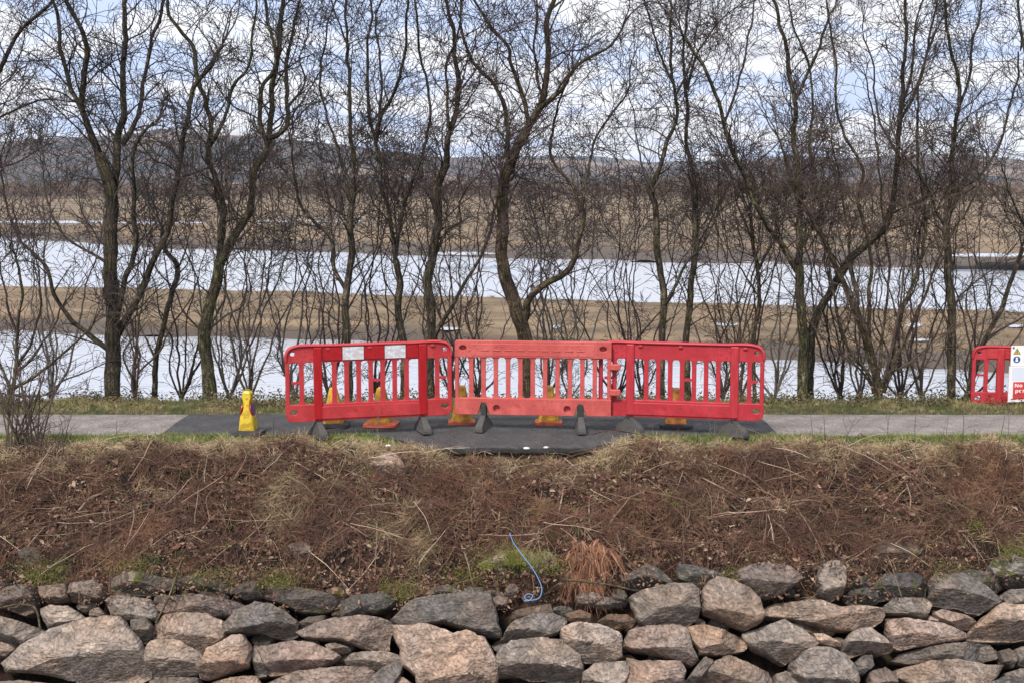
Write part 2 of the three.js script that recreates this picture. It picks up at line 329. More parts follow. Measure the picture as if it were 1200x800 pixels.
const rockTone = (tone, k) => ROCKS[tone * 4 + ((k * 7 + tone) % 4)];
const tmp = new THREE.Vector3();
function rockGeo(poly, seed, opt = {}) {                       // poly: [[s,t],...] on the plane, star-shaped; returns local geometry in plane axes (s, t, out)
  const r = rng(seed * 7919 + 13), M = opt.M ?? 56, K = opt.K ?? 17;
  let A = 0, cs = 0, ct = 0;
  for (let i = 0; i < poly.length; i++) { const [x0, y0] = poly[i], [x1, y1] = poly[(i + 1) % poly.length], w = x0 * y1 - x1 * y0; A += w; cs += (x0 + x1) * w; ct += (y0 + y1) * w; }
  cs /= 3 * A; ct /= 3 * A;
  const ss = poly.map(p => p[0] - cs), tt = poly.map(p => p[1] - ct);
  const w = Math.max(...ss) - Math.min(...ss), h = Math.max(...tt) - Math.min(...tt), small = Math.min(w, h);
  const rad = a => { const ca = Math.cos(a), sa = Math.sin(a); let best = 0; for (let i = 0; i < ss.length; i++) { const j = (i + 1) % ss.length, ex = ss[j] - ss[i], ey = tt[j] - tt[i], den = ca * ey - sa * ex; if (Math.abs(den) < 1e-9) continue; const k = (ss[i] * ey - tt[i] * ex) / den, m = (ss[i] * sa - tt[i] * ca) / den; if (k > 0 && m >= -1e-6 && m <= 1 + 1e-6) best = Math.max(best, k); } return best || small * 0.4; };
  const H0 = (opt.out ?? 0.5) * clamp(small, 0.08, 0.5) * (0.8 + 0.5 * r()) + 0.03;
  const tr = Math.min(...tt) + h * (0.2 + 0.3 * r()), tilt = (r() - 0.5) * 0.5, k1 = 0.12 + 0.33 * r(), k2 = 1.2 + 1.6 * r(), kl = r() * 0.6, kr = r() * 0.6;
  const cuts = []; for (let i = 0; i < 4; i++) { const a = r() * 6.283; cuts.push([Math.cos(a), Math.sin(a), small * (0.12 + 0.34 * r()), 0.25 + 1.3 * r() * r()]); }
  const sx = seed * 3.17;
  const front = (s, t) => {
    const q = t - tr - tilt * s;
    let z = H0 - (q > 0 ? k1 * q : -k2 * q);
    z = Math.min(z, H0 * 1.05 + kl * (s + w * 0.25), H0 * 1.05 - kr * (s - w * 0.25));
    for (const [ca, sa, o, k] of cuts) z = Math.min(z, H0 - k * (s * ca + t * sa - o));
    return Math.max(z, -0.06);
  };
  const pos = [], uv = [], idx = [];
  const put = (s, t, z) => { pos.push(s, t, z); uv.push(s + cs + seed * 0.37, t + ct + z * 0.6 + seed * 0.21); };
  put(0, 0, front(0, 0));
  const rr = []; for (let i = 0; i < M; i++) rr.push(rad(i / M * 2 * Math.PI));
  for (let j = 1; j <= K; j++) {
    const F = K - 3, rho = j <= F ? (j / F) ** 0.62 : 1 - 0.07 * (j - F) * (j - F) / 3;
    for (let i = 0; i < M; i++) {
      const a = i / M * 2 * Math.PI, b = rr[i] * (opt.grow ?? 1.07) * (1 + 0.07 * n3(Math.cos(a) * 2.4 + sx, Math.sin(a) * 2.4, 3) + 0.05 * n3(Math.cos(a) * 8 + sx, Math.sin(a) * 8, 3));
      const s = b * rho * Math.cos(a), t = b * rho * Math.sin(a);
      let z;
      if (j <= F) { const e = 1 - clamp(rho) ** 24; z = front(s, t) * (0.55 + 0.45 * Math.cbrt(Math.max(e, 0))); z += 0.09 * small * fbm(s * 5 + sx, t * 8, 1, 4) * (1 - rho ** 6) + 0.02 * Math.abs(n3(s * 9 + sx, t * 14, 5)); } else z = front(s, t) * 0.55 - (j - F) * 0.13;
      put(s, t, z);
    }
  }
  for (let i = 0; i < M; i++) idx.push(0, 1 + i, 1 + (i + 1) % M);
  for (let j = 0; j < K - 1; j++) for (let i = 0; i < M; i++) { const a = 1 + j * M + i, b = 1 + j * M + (i + 1) % M; idx.push(a, a + M, b, b, a + M, b + M); }
  const g = toCreasedNormals(geoOf(pos, idx, uv), 0.42);
  return { g, cs, ct };
}
const planeQuat = (U, N) => new THREE.Quaternion().setFromRotationMatrix(new THREE.Matrix4().makeBasis(new THREE.Vector3(1, 0, 0), U, N));
const wallQ = planeQuat(wallU, wallN), bankQ = planeQuat(bankU, bankN);
function placeRock(mesh, cs, ct, P, U, N, Q, off) { mesh.position.copy(P).addScaledVector(U, ct).addScaledVector(N, off); mesh.position.x += cs; mesh.quaternion.copy(Q); }
const pairs = a => { const o = []; for (let i = 0; i < a.length; i += 2) o.push([a[i], a[i + 1]]); return o; };
// outlines read off four enlarged tiles (x4) of the wall: [tile, tone, x, y, ...]
const STONES = [
  [0, 1, 22, 548, 90, 490, 200, 420, 350, 360, 480, 335, 550, 345, 620, 400, 660, 480, 690, 540, 690, 610, 640, 640, 400, 640, 250, 600, 60, 580],
  [0, 4, 690, 490, 720, 455, 790, 443, 850, 450, 950, 510, 960, 540, 930, 600, 780, 600, 700, 625, 690, 560],
  [0, 4, 940, 590, 985, 490, 1060, 455, 1100, 420, 1150, 430, 1175, 480, 1160, 560, 1100, 575, 1000, 610, 940, 620],
  [0, 1, 720, 370, 770, 315, 840, 310, 960, 320, 1040, 350, 1060, 430, 1000, 470, 960, 505, 860, 450, 800, 440, 720, 430],
  [0, 1, 190, 300, 240, 280, 320, 285, 420, 345, 340, 360, 230, 395, 210, 350],
  [0, 0, -40, 320, 60, 345, 180, 385, 190, 410, 90, 475, 30, 450, -40, 435],
  [0, 0, -40, 440, 40, 460, 75, 485, 30, 515, -40, 510],
  [0, 0, 500, 240, 560, 230, 700, 250, 735, 310, 725, 335, 560, 345, 510, 320],
  [0, 2, 320, 170, 440, 160, 480, 190, 470, 245, 330, 250, 320, 210],
  [0, 3, 500, 120, 640, 110, 790, 130, 790, 180, 700, 210, 560, 215, 500, 190],
  [0, 2, 735, 270, 800, 235, 900, 225, 1100, 255, 1155, 285, 1140, 310, 1000, 325, 740, 310],
  [0, 2, 622, 350, 690, 340, 712, 380, 690, 450, 650, 450, 622, 390],
  [0, 2, -30, 230, 60, 190, 130, 180, 150, 240, 145, 300, 100, 315, -30, 270],
  [0, 3, 1090, 180, 1150, 150, 1205, 155, 1210, 230, 1140, 235, 1095, 220],
  [0, 1, -40, 640, 100, 630, 220, 645, 240, 710, -40, 710],
  [0, 1, 970, 640, 1100, 610, 1200, 605, 1230, 690, 970, 700],
  [0, 2, 420, 300, 460, 285, 490, 320, 450, 340, 420, 328],
  [0, 3, 820, 160, 880, 130, 1090, 170, 1080, 205, 900, 200, 830, 195],
  [0, 2, 240, 640, 400, 650, 640, 655, 700, 660, 760, 700, 250, 720],
  [0, 2, 700, 635, 800, 615, 930, 620, 940, 690, 780, 720, 720, 690],
  [0, 2, 180, 190, 300, 175, 320, 240, 250, 260, 190, 240],
  [1, 2, -150, 370, -90, 310, 0, 270, 60, 275, 150, 320, 185, 355, 180, 410, 140, 430, 0, 400, -140, 415],
  [1, 1, -22, 480, 0, 475, 40, 560, 40, 600, -10, 605],
  [1, 3, 0, 190, 60, 180, 200, 190, 340, 220, 390, 250, 360, 280, 290, 300, 190, 295, 60, 235, 0, 215],
  [1, 0, 185, 405, 300, 350, 470, 325, 600, 340, 645, 370, 610, 430, 610, 480, 540, 485, 400, 440, 250, 430],
  [1, 1, 0, 470, 160, 445, 260, 450, 380, 505, 385, 525, 320, 555, 200, 580, 50, 600, 0, 530],
  [1, 0, 320, 460, 370, 452, 435, 475, 440, 490, 370, 500, 340, 485],
  [1, 0, 410, 530, 450, 495, 600, 490, 670, 510, 685, 560, 600, 580, 520, 560, 420, 550],
  [1, 0, 30, 640, 200, 590, 420, 565, 530, 570, 540, 600, 500, 700, 20, 720],
  [1, 2, 520, 640, 580, 585, 640, 540, 690, 565, 670, 620, 620, 700, 520, 700],
  [1, 4, 650, 385, 760, 380, 800, 370, 930, 420, 990, 405, 1060, 440, 1090, 500, 1120, 530, 1130, 600, 1100, 700, 780, 700, 760, 610, 700, 560, 690, 480],
  [1, 2, 650, 350, 730, 265, 850, 240, 1000, 220, 1090, 235, 1120, 320, 1140, 430, 1050, 410, 880, 360, 780, 380, 690, 385],
  [1, 3, 385, 250, 450, 225, 600, 215, 650, 250, 600, 290, 480, 315, 400, 315],
  [1, 3, 190, 350, 240, 325, 320, 315, 310, 340, 240, 375, 200, 380],
  [1, 4, 630, 620, 690, 615, 740, 650, 730, 700, 640, 700],
  [1, 3, 830, 185, 900, 170, 950, 200, 900, 222, 840, 215], [1, 3, 975, 185, 1060, 180, 1070, 215, 980, 222],
  [2, 0, -110, 470, -40, 430, 0, 365, 100, 330, 190, 313, 248, 345, 235, 400, 130, 440, 20, 450, -60, 490],
  [2, 1, -75, 540, -40, 490, 0, 455, 130, 437, 230, 455, 320, 515, 325, 570, 310, 625, 220, 635, 100, 620, 0, 600, -60, 610],
  [2, 4, 225, 390, 300, 365, 400, 370, 500, 410, 515, 440, 510, 520, 440, 540, 350, 535, 260, 470, 230, 420],
  [2, 0, 525, 460, 560, 400, 640, 380, 780, 375, 820, 400, 835, 470, 865, 530, 840, 555, 760, 530, 640, 500, 540, 480],
  [2, 0, 560, 230, 640, 205, 760, 180, 840, 190, 870, 220, 870, 340, 800, 375, 620, 370, 590, 330, 570, 280],
  [2, 0, 890, 210, 950, 150, 1030, 160, 1100, 200, 1150, 250, 1170, 340, 1100, 390, 1000, 350, 900, 310],
  [2, 1, 830, 375, 900, 370, 1000, 395, 1105, 440, 1100, 480, 1000, 500, 890, 500, 845, 430],
  [2, 1, 330, 600, 390, 555, 530, 540, 545, 590, 510, 690, 330, 700],
  [2, 1, 535, 600, 550, 520, 600, 540, 780, 540, 810, 590, 800, 700, 530, 700],
  [2, 0, 850, 630, 920, 560, 1010, 515, 1100, 540, 1200, 590, 1230, 700, 850, 700],
  [2, 3, 520, 130, 640, 75, 700, 110, 760, 160, 700, 185, 580, 190, 530, 170],
  [2, 3, 780, 70, 900, 100, 1000, 130, 1010, 160, 930, 165, 870, 190, 790, 140],
  [2, 5, 400, 350, 450, 310, 540, 310, 590, 340, 560, 375, 450, 370],
  [2, 5, 0, 300, 60, 285, 180, 260, 190, 310, 100, 325, 0, 350],
  [2, 5, 250, 310, 320, 290, 370, 310, 370, 350, 270, 345],
  [2, 2, 810, 640, 860, 570, 900, 522, 945, 540, 920, 570, 850, 660],
  [2, 2, 60, 660, 200, 645, 310, 650, 330, 720, 60, 720],
  [3, 2, -145, 120, -70, 90, 0, 80, 100, 100, 160, 150, 70, 220, 0, 235, -60, 225, -130, 170],
  [3, 1, 0, 290, 60, 265, 240, 255, 340, 290, 420, 275, 530, 290, 540, 320, 490, 375, 370, 390, 260, 375, 130, 330, 20, 320],
  [3, 1, -110, 410, -40, 385, 70, 350, 160, 400, 220, 460, 200, 490, 90, 540, 0, 500, -80, 470],
  [3, 4, 360, 440, 400, 400, 470, 385, 530, 430, 590, 490, 560, 500, 470, 490, 390, 520, 360, 490],
  [3, 1, 100, 560, 180, 490, 300, 485, 350, 510, 400, 580, 405, 640, 380, 700, 200, 680, 120, 610],
  [3, 0, 40, 600, 90, 585, 150, 610, 180, 690, 40, 700],
  [3, 4, 570, 350, 640, 340, 820, 365, 910, 400, 915, 435, 800, 450, 640, 475, 590, 450, 575, 400],
  [3, 2, 590, 530, 650, 490, 820, 460, 960, 445, 1040, 455, 1090, 500, 1060, 530, 960, 540, 800, 530, 700, 545],
  [3, 0, 620, 580, 760, 540, 900, 530, 1040, 560, 1110, 540, 1110, 570, 1040, 640, 1000, 700, 800, 700, 640, 610],
  [3, 0, 550, 280, 600, 240, 740, 240, 765, 270, 740, 340, 650, 315, 560, 300],
  [3, 3, 510, 170, 560, 125, 680, 110, 760, 140, 760, 235, 620, 232, 540, 240, 520, 200],
  [3, 2, 770, 160, 800, 130, 900, 135, 960, 160, 1020, 210, 1085, 260, 1000, 315, 900, 290, 780, 270],
  [3, 3, 885, 118, 960, 100, 1060, 115, 1130, 180, 1090, 205, 1000, 190],
  [3, 1, 940, 420, 1020, 330, 1080, 275, 1200, 290, 1260, 300, 1260, 430, 1100, 440, 950, 435],
  [3, 4, 780, 310, 820, 298, 930, 330, 980, 355, 950, 385, 900, 380, 810, 345],
  [3, 0, 1085, 240, 1130, 205, 1250, 200, 1250, 270, 1140, 280],
  [3, 3, 1045, 110, 1080, 50, 1130, 40, 1170, 60, 1260, 50, 1260, 200, 1150, 190, 1080, 150],
  [3, 0, 230, 160, 260, 80, 330, 65, 360, 120, 350, 220, 300, 250, 260, 230],
  [3, 3, 370, 235, 400, 200, 470, 185, 520, 205, 530, 260, 400, 262], [3, 3, 400, 190, 430, 140, 470, 125, 500, 165, 480, 190],
  [3, 4, 210, 410, 260, 410, 340, 450, 330, 468, 240, 455], [3, 2, 410, 550, 450, 510, 490, 510, 495, 560, 450, 600, 410, 590],
  [3, 2, 480, 590, 560, 565, 610, 610, 600, 700, 480, 700], [3, 3, 1090, 490, 1140, 475, 1180, 510, 1170, 560, 1110, 540],
  [3, 1, 1130, 590, 1200, 570, 1260, 580, 1260, 640, 1140, 630], [3, 0, 1170, 480, 1260, 450, 1260, 565, 1190, 550], [3, 4, 750, 315, 800, 345, 812, 362, 762, 350],
  [3, 2, 180, 690, 300, 690, 400, 700, 470, 680, 620, 700, 640, 760, 200, 760],
];
const wall = thing('stone_wall', 'rough dry wall of angular grey and tan boulders below the bank', 'stone wall', null, new THREE.Vector3(0, -3, -12.6));
{
  const cov = [];
  const add = (poly, tone, seed, off, opt) => {
    const { g, cs, ct } = rockGeo(poly, seed, opt);
    const m = part(wall, 'stone', g, rockTone(tone, seed));
    placeRock(m, cs, ct, wallP, wallU, wallN, wallQ, off); m.position.sub(wall.position);
    cov.push(poly);
  };
  STONES.forEach((s, k) => {
    const poly = pairs(s.slice(2)).map(([X, Y]) => onPlane(s[0] * 300 + X / 4, 640 + Y / 4, wallP, wallU, wallN));
    add(poly, s[1], k + 1, -0.06 + 0.05 * n3(k * 3.7, 1, 1) - (s[1] === 3 || s[1] === 5 ? 0.09 : 0));
  });
  const inside = (s, t) => cov.some(p => { let c = false; for (let i = 0, j = p.length - 1; i < p.length; j = i++) if ((p[i][1] > t) !== (p[j][1] > t) && s < (p[j][0] - p[i][0]) * (t - p[i][1]) / (p[j][1] - p[i][1]) + p[i][0]) c = !c; return c; });
  const r = rng(5), traced = cov.slice();
  const blob = (s, t, a, b) => { const n = 7 + Math.floor(r() * 3), o = r(); return Array.from({ length: n }, (_, i) => { const q = (i + o) / n * 6.283, k = 0.82 + 0.3 * r(); return [s + a * k * Math.cos(q), t + b * k * Math.sin(q)]; }); };
  // the courses that go on below and beside the frame
  for (let row = 0, t = -0.02; t > -2.2; row++, t -= 0.29) for (let s = -8.2 + (row % 2) * 0.25; s < 8.2;) {
    const a = 0.2 + 0.16 * r(), c = s + a, tt = t + 0.05 * (r() - 0.5);
    if ((Math.abs(c) > 5.3 || tt < -0.85) && ![[0, 0], [a, 0], [-a, 0], [0, 0.13], [0, -0.13]].some(([x, y]) => inside(c + x * 0.75, tt + y * 0.8))) add(blob(c, tt, a * 1.02, 0.15), Math.floor(r() * 3) + (r() < 0.2 ? 2 : 0), 200 + row * 40 + Math.floor((s + 9) * 3), -0.06, { M: 30, K: 11 });
    s += 2 * a;
  }
  for (let k = 0; k < 220; k++) {            // chips wedged in the gaps
    const s = -5.6 + 11.2 * r(), t = -0.06 - 0.9 * r(); if (inside(s, t)) continue;
    const poly = blob(s, t, 0.06 + 0.09 * r(), 0.04 + 0.05 * r()), { g, cs, ct } = rockGeo(poly, 900 + k, { M: 16, K: 8 });
    const m = part(wall, 'stone', g, rockTone([2, 0, 3, 5][Math.floor(r() * 4)], k)); placeRock(m, cs, ct, wallP, wallU, wallN, wallQ, -0.24); m.position.sub(wall.position);
  }
}

// ------------------------------------------------------------------ trees
class Wood {                                                    // collects tapered tubes into one geometry
  constructor() { this.p = []; this.n = []; this.uv = []; this.i = []; }
  tube(pts, radii, sides) {                                     // pts: flat [x,y,z,...]
    const N = radii.length, base = this.p.length / 3; let len = 0;
    let ux = 0.3, uy = 0.1, uz = 0.95;
    for (let k = 0; k < N; k++) {
      const a = Math.max(0, k - 1) * 3, b = Math.min(N - 1, k + 1) * 3;
      let tx = pts[b] - pts[a], ty = pts[b + 1] - pts[a + 1], tz = pts[b + 2] - pts[a + 2]; const tl = Math.hypot(tx, ty, tz) || 1; tx /= tl; ty /= tl; tz /= tl;
      const dt = ux * tx + uy * ty + uz * tz; ux -= dt * tx; uy -= dt * ty; uz -= dt * tz; let ul = Math.hypot(ux, uy, uz);
      if (ul < 1e-4) { ux = 1; uy = 0; uz = 0; ul = 1; } ux /= ul; uy /= ul; uz /= ul;
      const vx = ty * uz - tz * uy, vy = tz * ux - tx * uz, vz = tx * uy - ty * ux;
      if (k) len += Math.hypot(pts[k * 3] - pts[k * 3 - 3], pts[k * 3 + 1] - pts[k * 3 - 2], pts[k * 3 + 2] - pts[k * 3 - 1]);
      for (let s = 0; s <= sides; s++) {
        const q = s / sides * 6.28319, c = Math.cos(q), d = Math.sin(q), nx = ux * c + vx * d, ny = uy * c + vy * d, nz = uz * c + vz * d;
        const r = radii[k] * (sides > 5 ? 1 + 0.22 * n3(pts[k * 3 + 1] * 5 + nx * 1.3, nz * 1.3 + pts[k * 3] * 7, ny) : 1);
        this.p.push(pts[k * 3] + nx * r, pts[k * 3 + 1] + ny * r, pts[k * 3 + 2] + nz * r); this.n.push(nx, ny, nz); this.uv.push(s / sides * Math.max(0.2, radii[0] * 6), len);
        if (k && s) { const A = base + (k - 1) * (sides + 1) + s - 1, B = A + sides + 1; this.i.push(A, A + 1, B, A + 1, B + 1, B); }
      }
    }
  }
  build() {
    const g = new THREE.BufferGeometry();
    g.setAttribute('position', new THREE.Float32BufferAttribute(this.p, 3)); g.setAttribute('normal', new THREE.Float32BufferAttribute(this.n, 3));
    g.setAttribute('uv', new THREE.Float32BufferAttribute(this.uv, 2)); g.setIndex(this.i); return g;
  }
}
// a wandering shoot with its own side shoots
function shoot(W, r, x, y, z, dx, dy, dz, len, rad, level, o) {
  const step = o.step * (level > 1 ? 0.75 : 1), n = Math.max(2, Math.round(len / step)), pts = [x, y, z], radii = [rad];
  const kids = []; let cx = 0, cy = 0, cz = 0; const cu = o.curl ?? 0.26;
  for (let k = 1; k <= n; k++) {
    const j = o.wander * (0.7 + 0.25 * level);
    cx = cx * 0.75 + (r() - 0.5) * cu; cy = cy * 0.75 + (r() - 0.5) * cu; cz = cz * 0.75 + (r() - 0.5) * cu; dx += (r() - 0.5) * j + cx; dy += (r() - 0.5) * j + cy + o.up; dz += (r() - 0.5) * j + cz; const l = Math.hypot(dx, dy, dz); dx /= l; dy /= l; dz /= l;
    x += dx * step; y += dy * step; z += dz * step; pts.push(x, y, z);
    radii.push(Math.max(o.fine, rad * (1 - 0.72 * k / n)));
    if (level < o.levels && k > (level ? 0 : 1) && k < n && r() < o.bud[level]) kids.push([x, y, z, dx, dy, dz, radii[k], k / n]);
  }
  W.tube(pts, radii, rad > 0.02 ? 6 : rad > 0.009 ? 4 : 3);
  for (const [a, b, c, ex, ey, ez, rr, f] of kids) {
    let px = r() - 0.5, py = r() - 0.5, pz = (r() - 0.5) * 1.0; const dt = px * ex + py * ey + pz * ez; px -= dt * ex; py -= dt * ey; pz -= dt * ez; const pl = Math.hypot(px, py, pz) || 1, sp = 0.7 + 0.8 * r();
    shoot(W, r, a, b, c, ex + px / pl * sp, ey + py / pl * sp + 0.15, ez + pz / pl * sp, len * (1 - 0.45 * f) * (0.34 + 0.34 * r()), Math.max(o.fine, rr * 0.62), level + 1, o);
  }
}
const bark = (r, g, b) => std({ color: lin(r, g, b), map: barkMap, bumpMap: barkBump, bumpScale: 0.02, roughness: 0.95 });
const BARK = { dark: bark(0.31, 0.265, 0.225), mossy: bark(0.4, 0.38, 0.25), grey: bark(0.48, 0.44, 0.38), brown: bark(0.4, 0.31, 0.24) };
const TWIG = { dark: std({ color: lin(0.045, 0.034, 0.03), roughness: 0.9 }), purple: std({ color: lin(0.056, 0.037, 0.034), roughness: 0.9 }), tan: std({ color: lin(0.09, 0.062, 0.046), roughness: 0.9 }), grey: std({ color: lin(0.12, 0.1, 0.085), roughness: 0.9 }) };
const DEF = { step: 0.1, wander: 0.66, up: 0.035, fine: 0.0035, levels: 3, bud: [0.76, 0.62, 0.42] };
// limbs: [radius at start (px), radius at end (px), x0, y0, x1, y1, ...] traced in the photograph; depth from the foot on the verge
function tree(label, D, barkMat, twigMat, limbs, seed, opt = {}) {
  const r = rng(seed * 104729), PX = D / FOCAL, o = { ...DEF, ...opt };
  const foot = at(limbs[0][2], limbs[0][3], D); foot.y = Math.min(foot.y, groundY(foot.x, D)) - 0.08;
  const T = thing(opt.name ?? 'bare_tree', label, opt.category ?? 'tree', opt.group ?? 'bare trees along the verge', foot);
  const tw = new Wood();
  limbs.forEach((L, li) => {
    const pts = pairs(L.slice(2)); let r0 = L[0] * PX * (li ? 0.66 : 0.8), r1 = Math.max(L[1] * PX * (li ? 0.56 : 0.7), 0.006);
    const lean = li ? (r() - 0.5) * 0.7 : (r() - 0.5) * 0.15;
    const y0 = pts[0][1];
    let V = pts.map(([px, py], k) => at(px, py, D + lean * (y0 - py) * PX * (li ? 1 : 0.5) + (k ? 0.05 * (r() - 0.5) : 0)));
    if (li === 0) V.unshift(new THREE.Vector3(V[0].x, foot.y - 0.1, V[0].z));
    const nTr = V.length;
    const last = pts[pts.length - 1];
    if (last[1] < 12) { // goes on above the frame
      const a = V[nTr - 1], d = a.clone().sub(V[nTr - 2]).normalize(); let p = a.clone();
      for (let k = 0; k < 4; k++) { d.x += (r() - 0.5) * 0.4; d.z += (r() - 0.5) * 0.4; d.y += 0.15; d.normalize(); p = p.clone().addScaledVector(d, 0.42); V.push(p); }
      r1 *= 0.45;
    }
    const curve = new THREE.CatmullRomCurve3(V, false, 'centripetal'), len = curve.getLength(), N = Math.max(6, Math.round(len / 0.07));
    const flat = [], rad = [];
    for (let k = 0; k <= N; k++) {
      const q = curve.getPoint(k / N), kk = k / N; let R = lerp(r0, r1, kk ** 0.8);
      if (li === 0) R *= 1 + 0.55 * Math.exp(-kk * len / 0.12);
      { const a = li ? Math.min(1, kk * 6) : 0.6; q.x += a * (0.05 * n3(q.y * 2.3, li * 3.1, seed) + 0.02 * n3(q.y * 7, li * 5.3, seed)); q.z += a * 0.05 * n3(q.y * 2.3, li * 3.1 + 9, seed); }
      flat.push(q.x, q.y, q.z); rad.push(R);
    }
    const W = new Wood(); W.tube(flat, rad, r0 > 0.05 ? 11 : 8);
    const g = W.build(); g.translate(-foot.x, -foot.y, -foot.z);
    part(T, li ? 'limb' : 'trunk', g, r0 > 0.022 ? barkMat : twigMat);
    // side shoots
    const every = o.every ?? 0.15; let s = (li ? 0.12 : o.clear ?? 1.3), low = false;
    for (; s < len; s += every * (0.6 + 0.8 * r()) * (low ? 1.7 : 1)) {
      const u = s / len, q = curve.getPointAt(Math.min(u, 1)), t = curve.getTangentAt(Math.min(u, 1)), R = lerp(r0, r1, u ** 0.8); low = q.y < 1.9;
      const a = r() * 6.283, side = new THREE.Vector3(Math.cos(a), 0.05, Math.sin(a) * 0.9), sp = 0.8 + 1.0 * r();
      const l = (0.45 + 1.15 * r()) * (o.reach ?? 1) * (1.05 - 0.35 * u) * (q.y < 1.9 ? 0.72 : 1);
      shoot(tw, r, q.x - foot.x, q.y - foot.y, q.z - foot.z, t.x + side.x * sp, t.y + side.y * sp + 0.12, t.z + side.z * sp, l, clamp(R * 0.36, 0.005, 0.0125), 0, o);
    }
    const e = V[V.length - 1], dd = curve.getTangentAt(1);
    const joined = limbs.some((M, mi) => mi !== li && Math.hypot(M[2] - last[0], M[3] - last[1]) < 14);
    if (!joined) for (let k = 0; k < 3; k++) shoot(tw, r, e.x - foot.x, e.y - foot.y, e.z - foot.z, dd.x + (r() - 0.5) * 0.7, dd.y + (r() - 0.5) * 0.5, dd.z + (r() - 0.5) * 0.7, 0.8 + 0.5 * r(), clamp(r1 * 0.8, 0.006, 0.012), 0, o);
  });
  part(T, 'twigs', tw.build(), twigMat);
  return T;
}
tree('stout bare tree forking low, with three thick upright stems, left of the no waiting cone', 17.8, BARK.dark, TWIG.dark, [
  [12.5, 10, 131, 472, 131, 402, 133, 372, 131, 340, 128, 305, 130, 240, 125, 211, 115, 180],
  [7, 4, 115, 180, 109, 162, 97, 130, 97, 97, 102, 58, 93, 32, 77, 0], [5, 3, 97, 130, 85, 110, 75, 75, 70, 42, 62, 0],
  [8, 5, 131, 235, 136, 190, 138, 162, 145, 130, 143, 97, 146, 49, 145, 0], [5, 3, 143, 170, 152, 155, 162, 130, 169, 97, 175, 55, 188, 20, 192, 0],
  [7, 4, 136, 395, 143, 383, 159, 357, 172, 321, 185, 295, 197, 269, 201, 240, 211, 182, 221, 130, 227, 104, 244, 78, 260, 52],
  [2.5, 1, 206, 211, 222, 205, 240, 198, 266, 179], [5.5, 2.5, 135, 380, 148, 325, 159, 282, 158, 250, 156, 211, 159, 175, 169, 156, 182, 143],
  [5.5, 2, 128, 410, 119, 404, 101, 389, 81, 375, 65, 350, 54, 315, 39, 298, 23, 282, 13, 260, 6, 240, 2, 200],
  [3, 1.5, 128, 312, 120, 305, 97, 292, 78, 279, 65, 260, 57, 240, 50, 200],
], 1);
tree('slim grey forked sapling standing between two thicker dark trunks', 19.2, BARK.grey, TWIG.grey, [
  [4.5, 4, 182, 474, 181, 440, 183, 422, 190, 385, 201, 347, 208, 315, 195, 295, 190, 270], [2.5, 1.5, 182, 420, 172, 400, 166, 392, 160, 360], [2, 1, 206, 320, 218, 290, 226, 262],
], 2, { reach: 0.7, clear: 1.0, every: 0.2 });
tree('bare tree with a curving lichened trunk just left of the no waiting cone', 18.1, BARK.mossy, TWIG.dark, [
  [11, 9, 245, 468, 243, 430, 240, 402, 242, 370, 252, 334, 258, 305], [8.5, 6, 258, 308, 273, 279, 289, 253, 292, 247, 299, 200, 310, 182, 316, 156, 320, 97, 326, 49, 330, 0],
  [6.5, 3.5, 257, 304, 260, 260, 263, 244, 250, 208, 242, 182, 247, 153, 242, 123, 232, 94, 224, 55, 211, 36, 198, 13, 196, 0],
  [5, 3, 313, 170, 306, 150, 303, 125, 310, 97, 323, 75, 316, 32, 310, 0], [5, 2.5, 314, 162, 325, 158, 339, 143, 336, 114, 336, 81, 342, 42, 352, 0],
  [2.5, 1.2, 336, 125, 349, 112, 358, 97, 352, 70, 360, 40], [2.5, 1.2, 241, 392, 234, 386, 214, 363, 201, 337, 182, 311, 178, 280], [3.5, 2, 243, 176, 262, 140, 270, 105, 290, 80, 296, 40, 300, 0],
  [2.5, 1, 245, 385, 262, 372, 285, 358, 292, 340],
], 3);
tree('slender dark tree with one long straight stem behind the red and white barrier', 18.0, BARK.dark, TWIG.dark, [
  [6.5, 5, 409, 474, 408, 430, 407, 396, 405, 347, 412, 310, 412, 289, 410, 247, 414, 227], [4.6, 2.5, 414, 227, 414, 182, 410, 146, 409, 81, 407, 49, 406, 0],
  [4, 2, 405, 340, 394, 318, 388, 285, 365, 256, 352, 240, 345, 200, 340, 170], [2.8, 1.5, 410, 232, 401, 195, 388, 156, 375, 97, 378, 65, 385, 30, 392, 0], [2, 1, 408, 55, 394, 19, 388, 0], [2, 1, 413, 210, 428, 180, 432, 150],
], 4);
tree('twin stemmed dark tree parting into a narrow V behind the barrier joint', 18.1, BARK.dark, TWIG.dark, [
  [6.5, 5.5, 473, 474, 473, 430, 472, 396, 467, 363, 469, 331, 464, 305], [4.5, 2.5, 464, 308, 459, 272, 456, 253, 446, 208, 440, 169, 433, 130, 432, 97, 430, 58, 436, 16, 434, 0],
  [4, 2, 440, 170, 446, 136, 456, 117, 469, 88, 474, 49, 479, 0], [2.5, 1.3, 444, 140, 447, 100, 443, 60, 440, 20, 446, 0], [4, 2.5, 464, 300, 467, 269, 475, 240, 482, 214, 495, 182, 501, 156, 503, 120, 498, 90, 492, 58, 488, 16, 486, 0],
], 5);
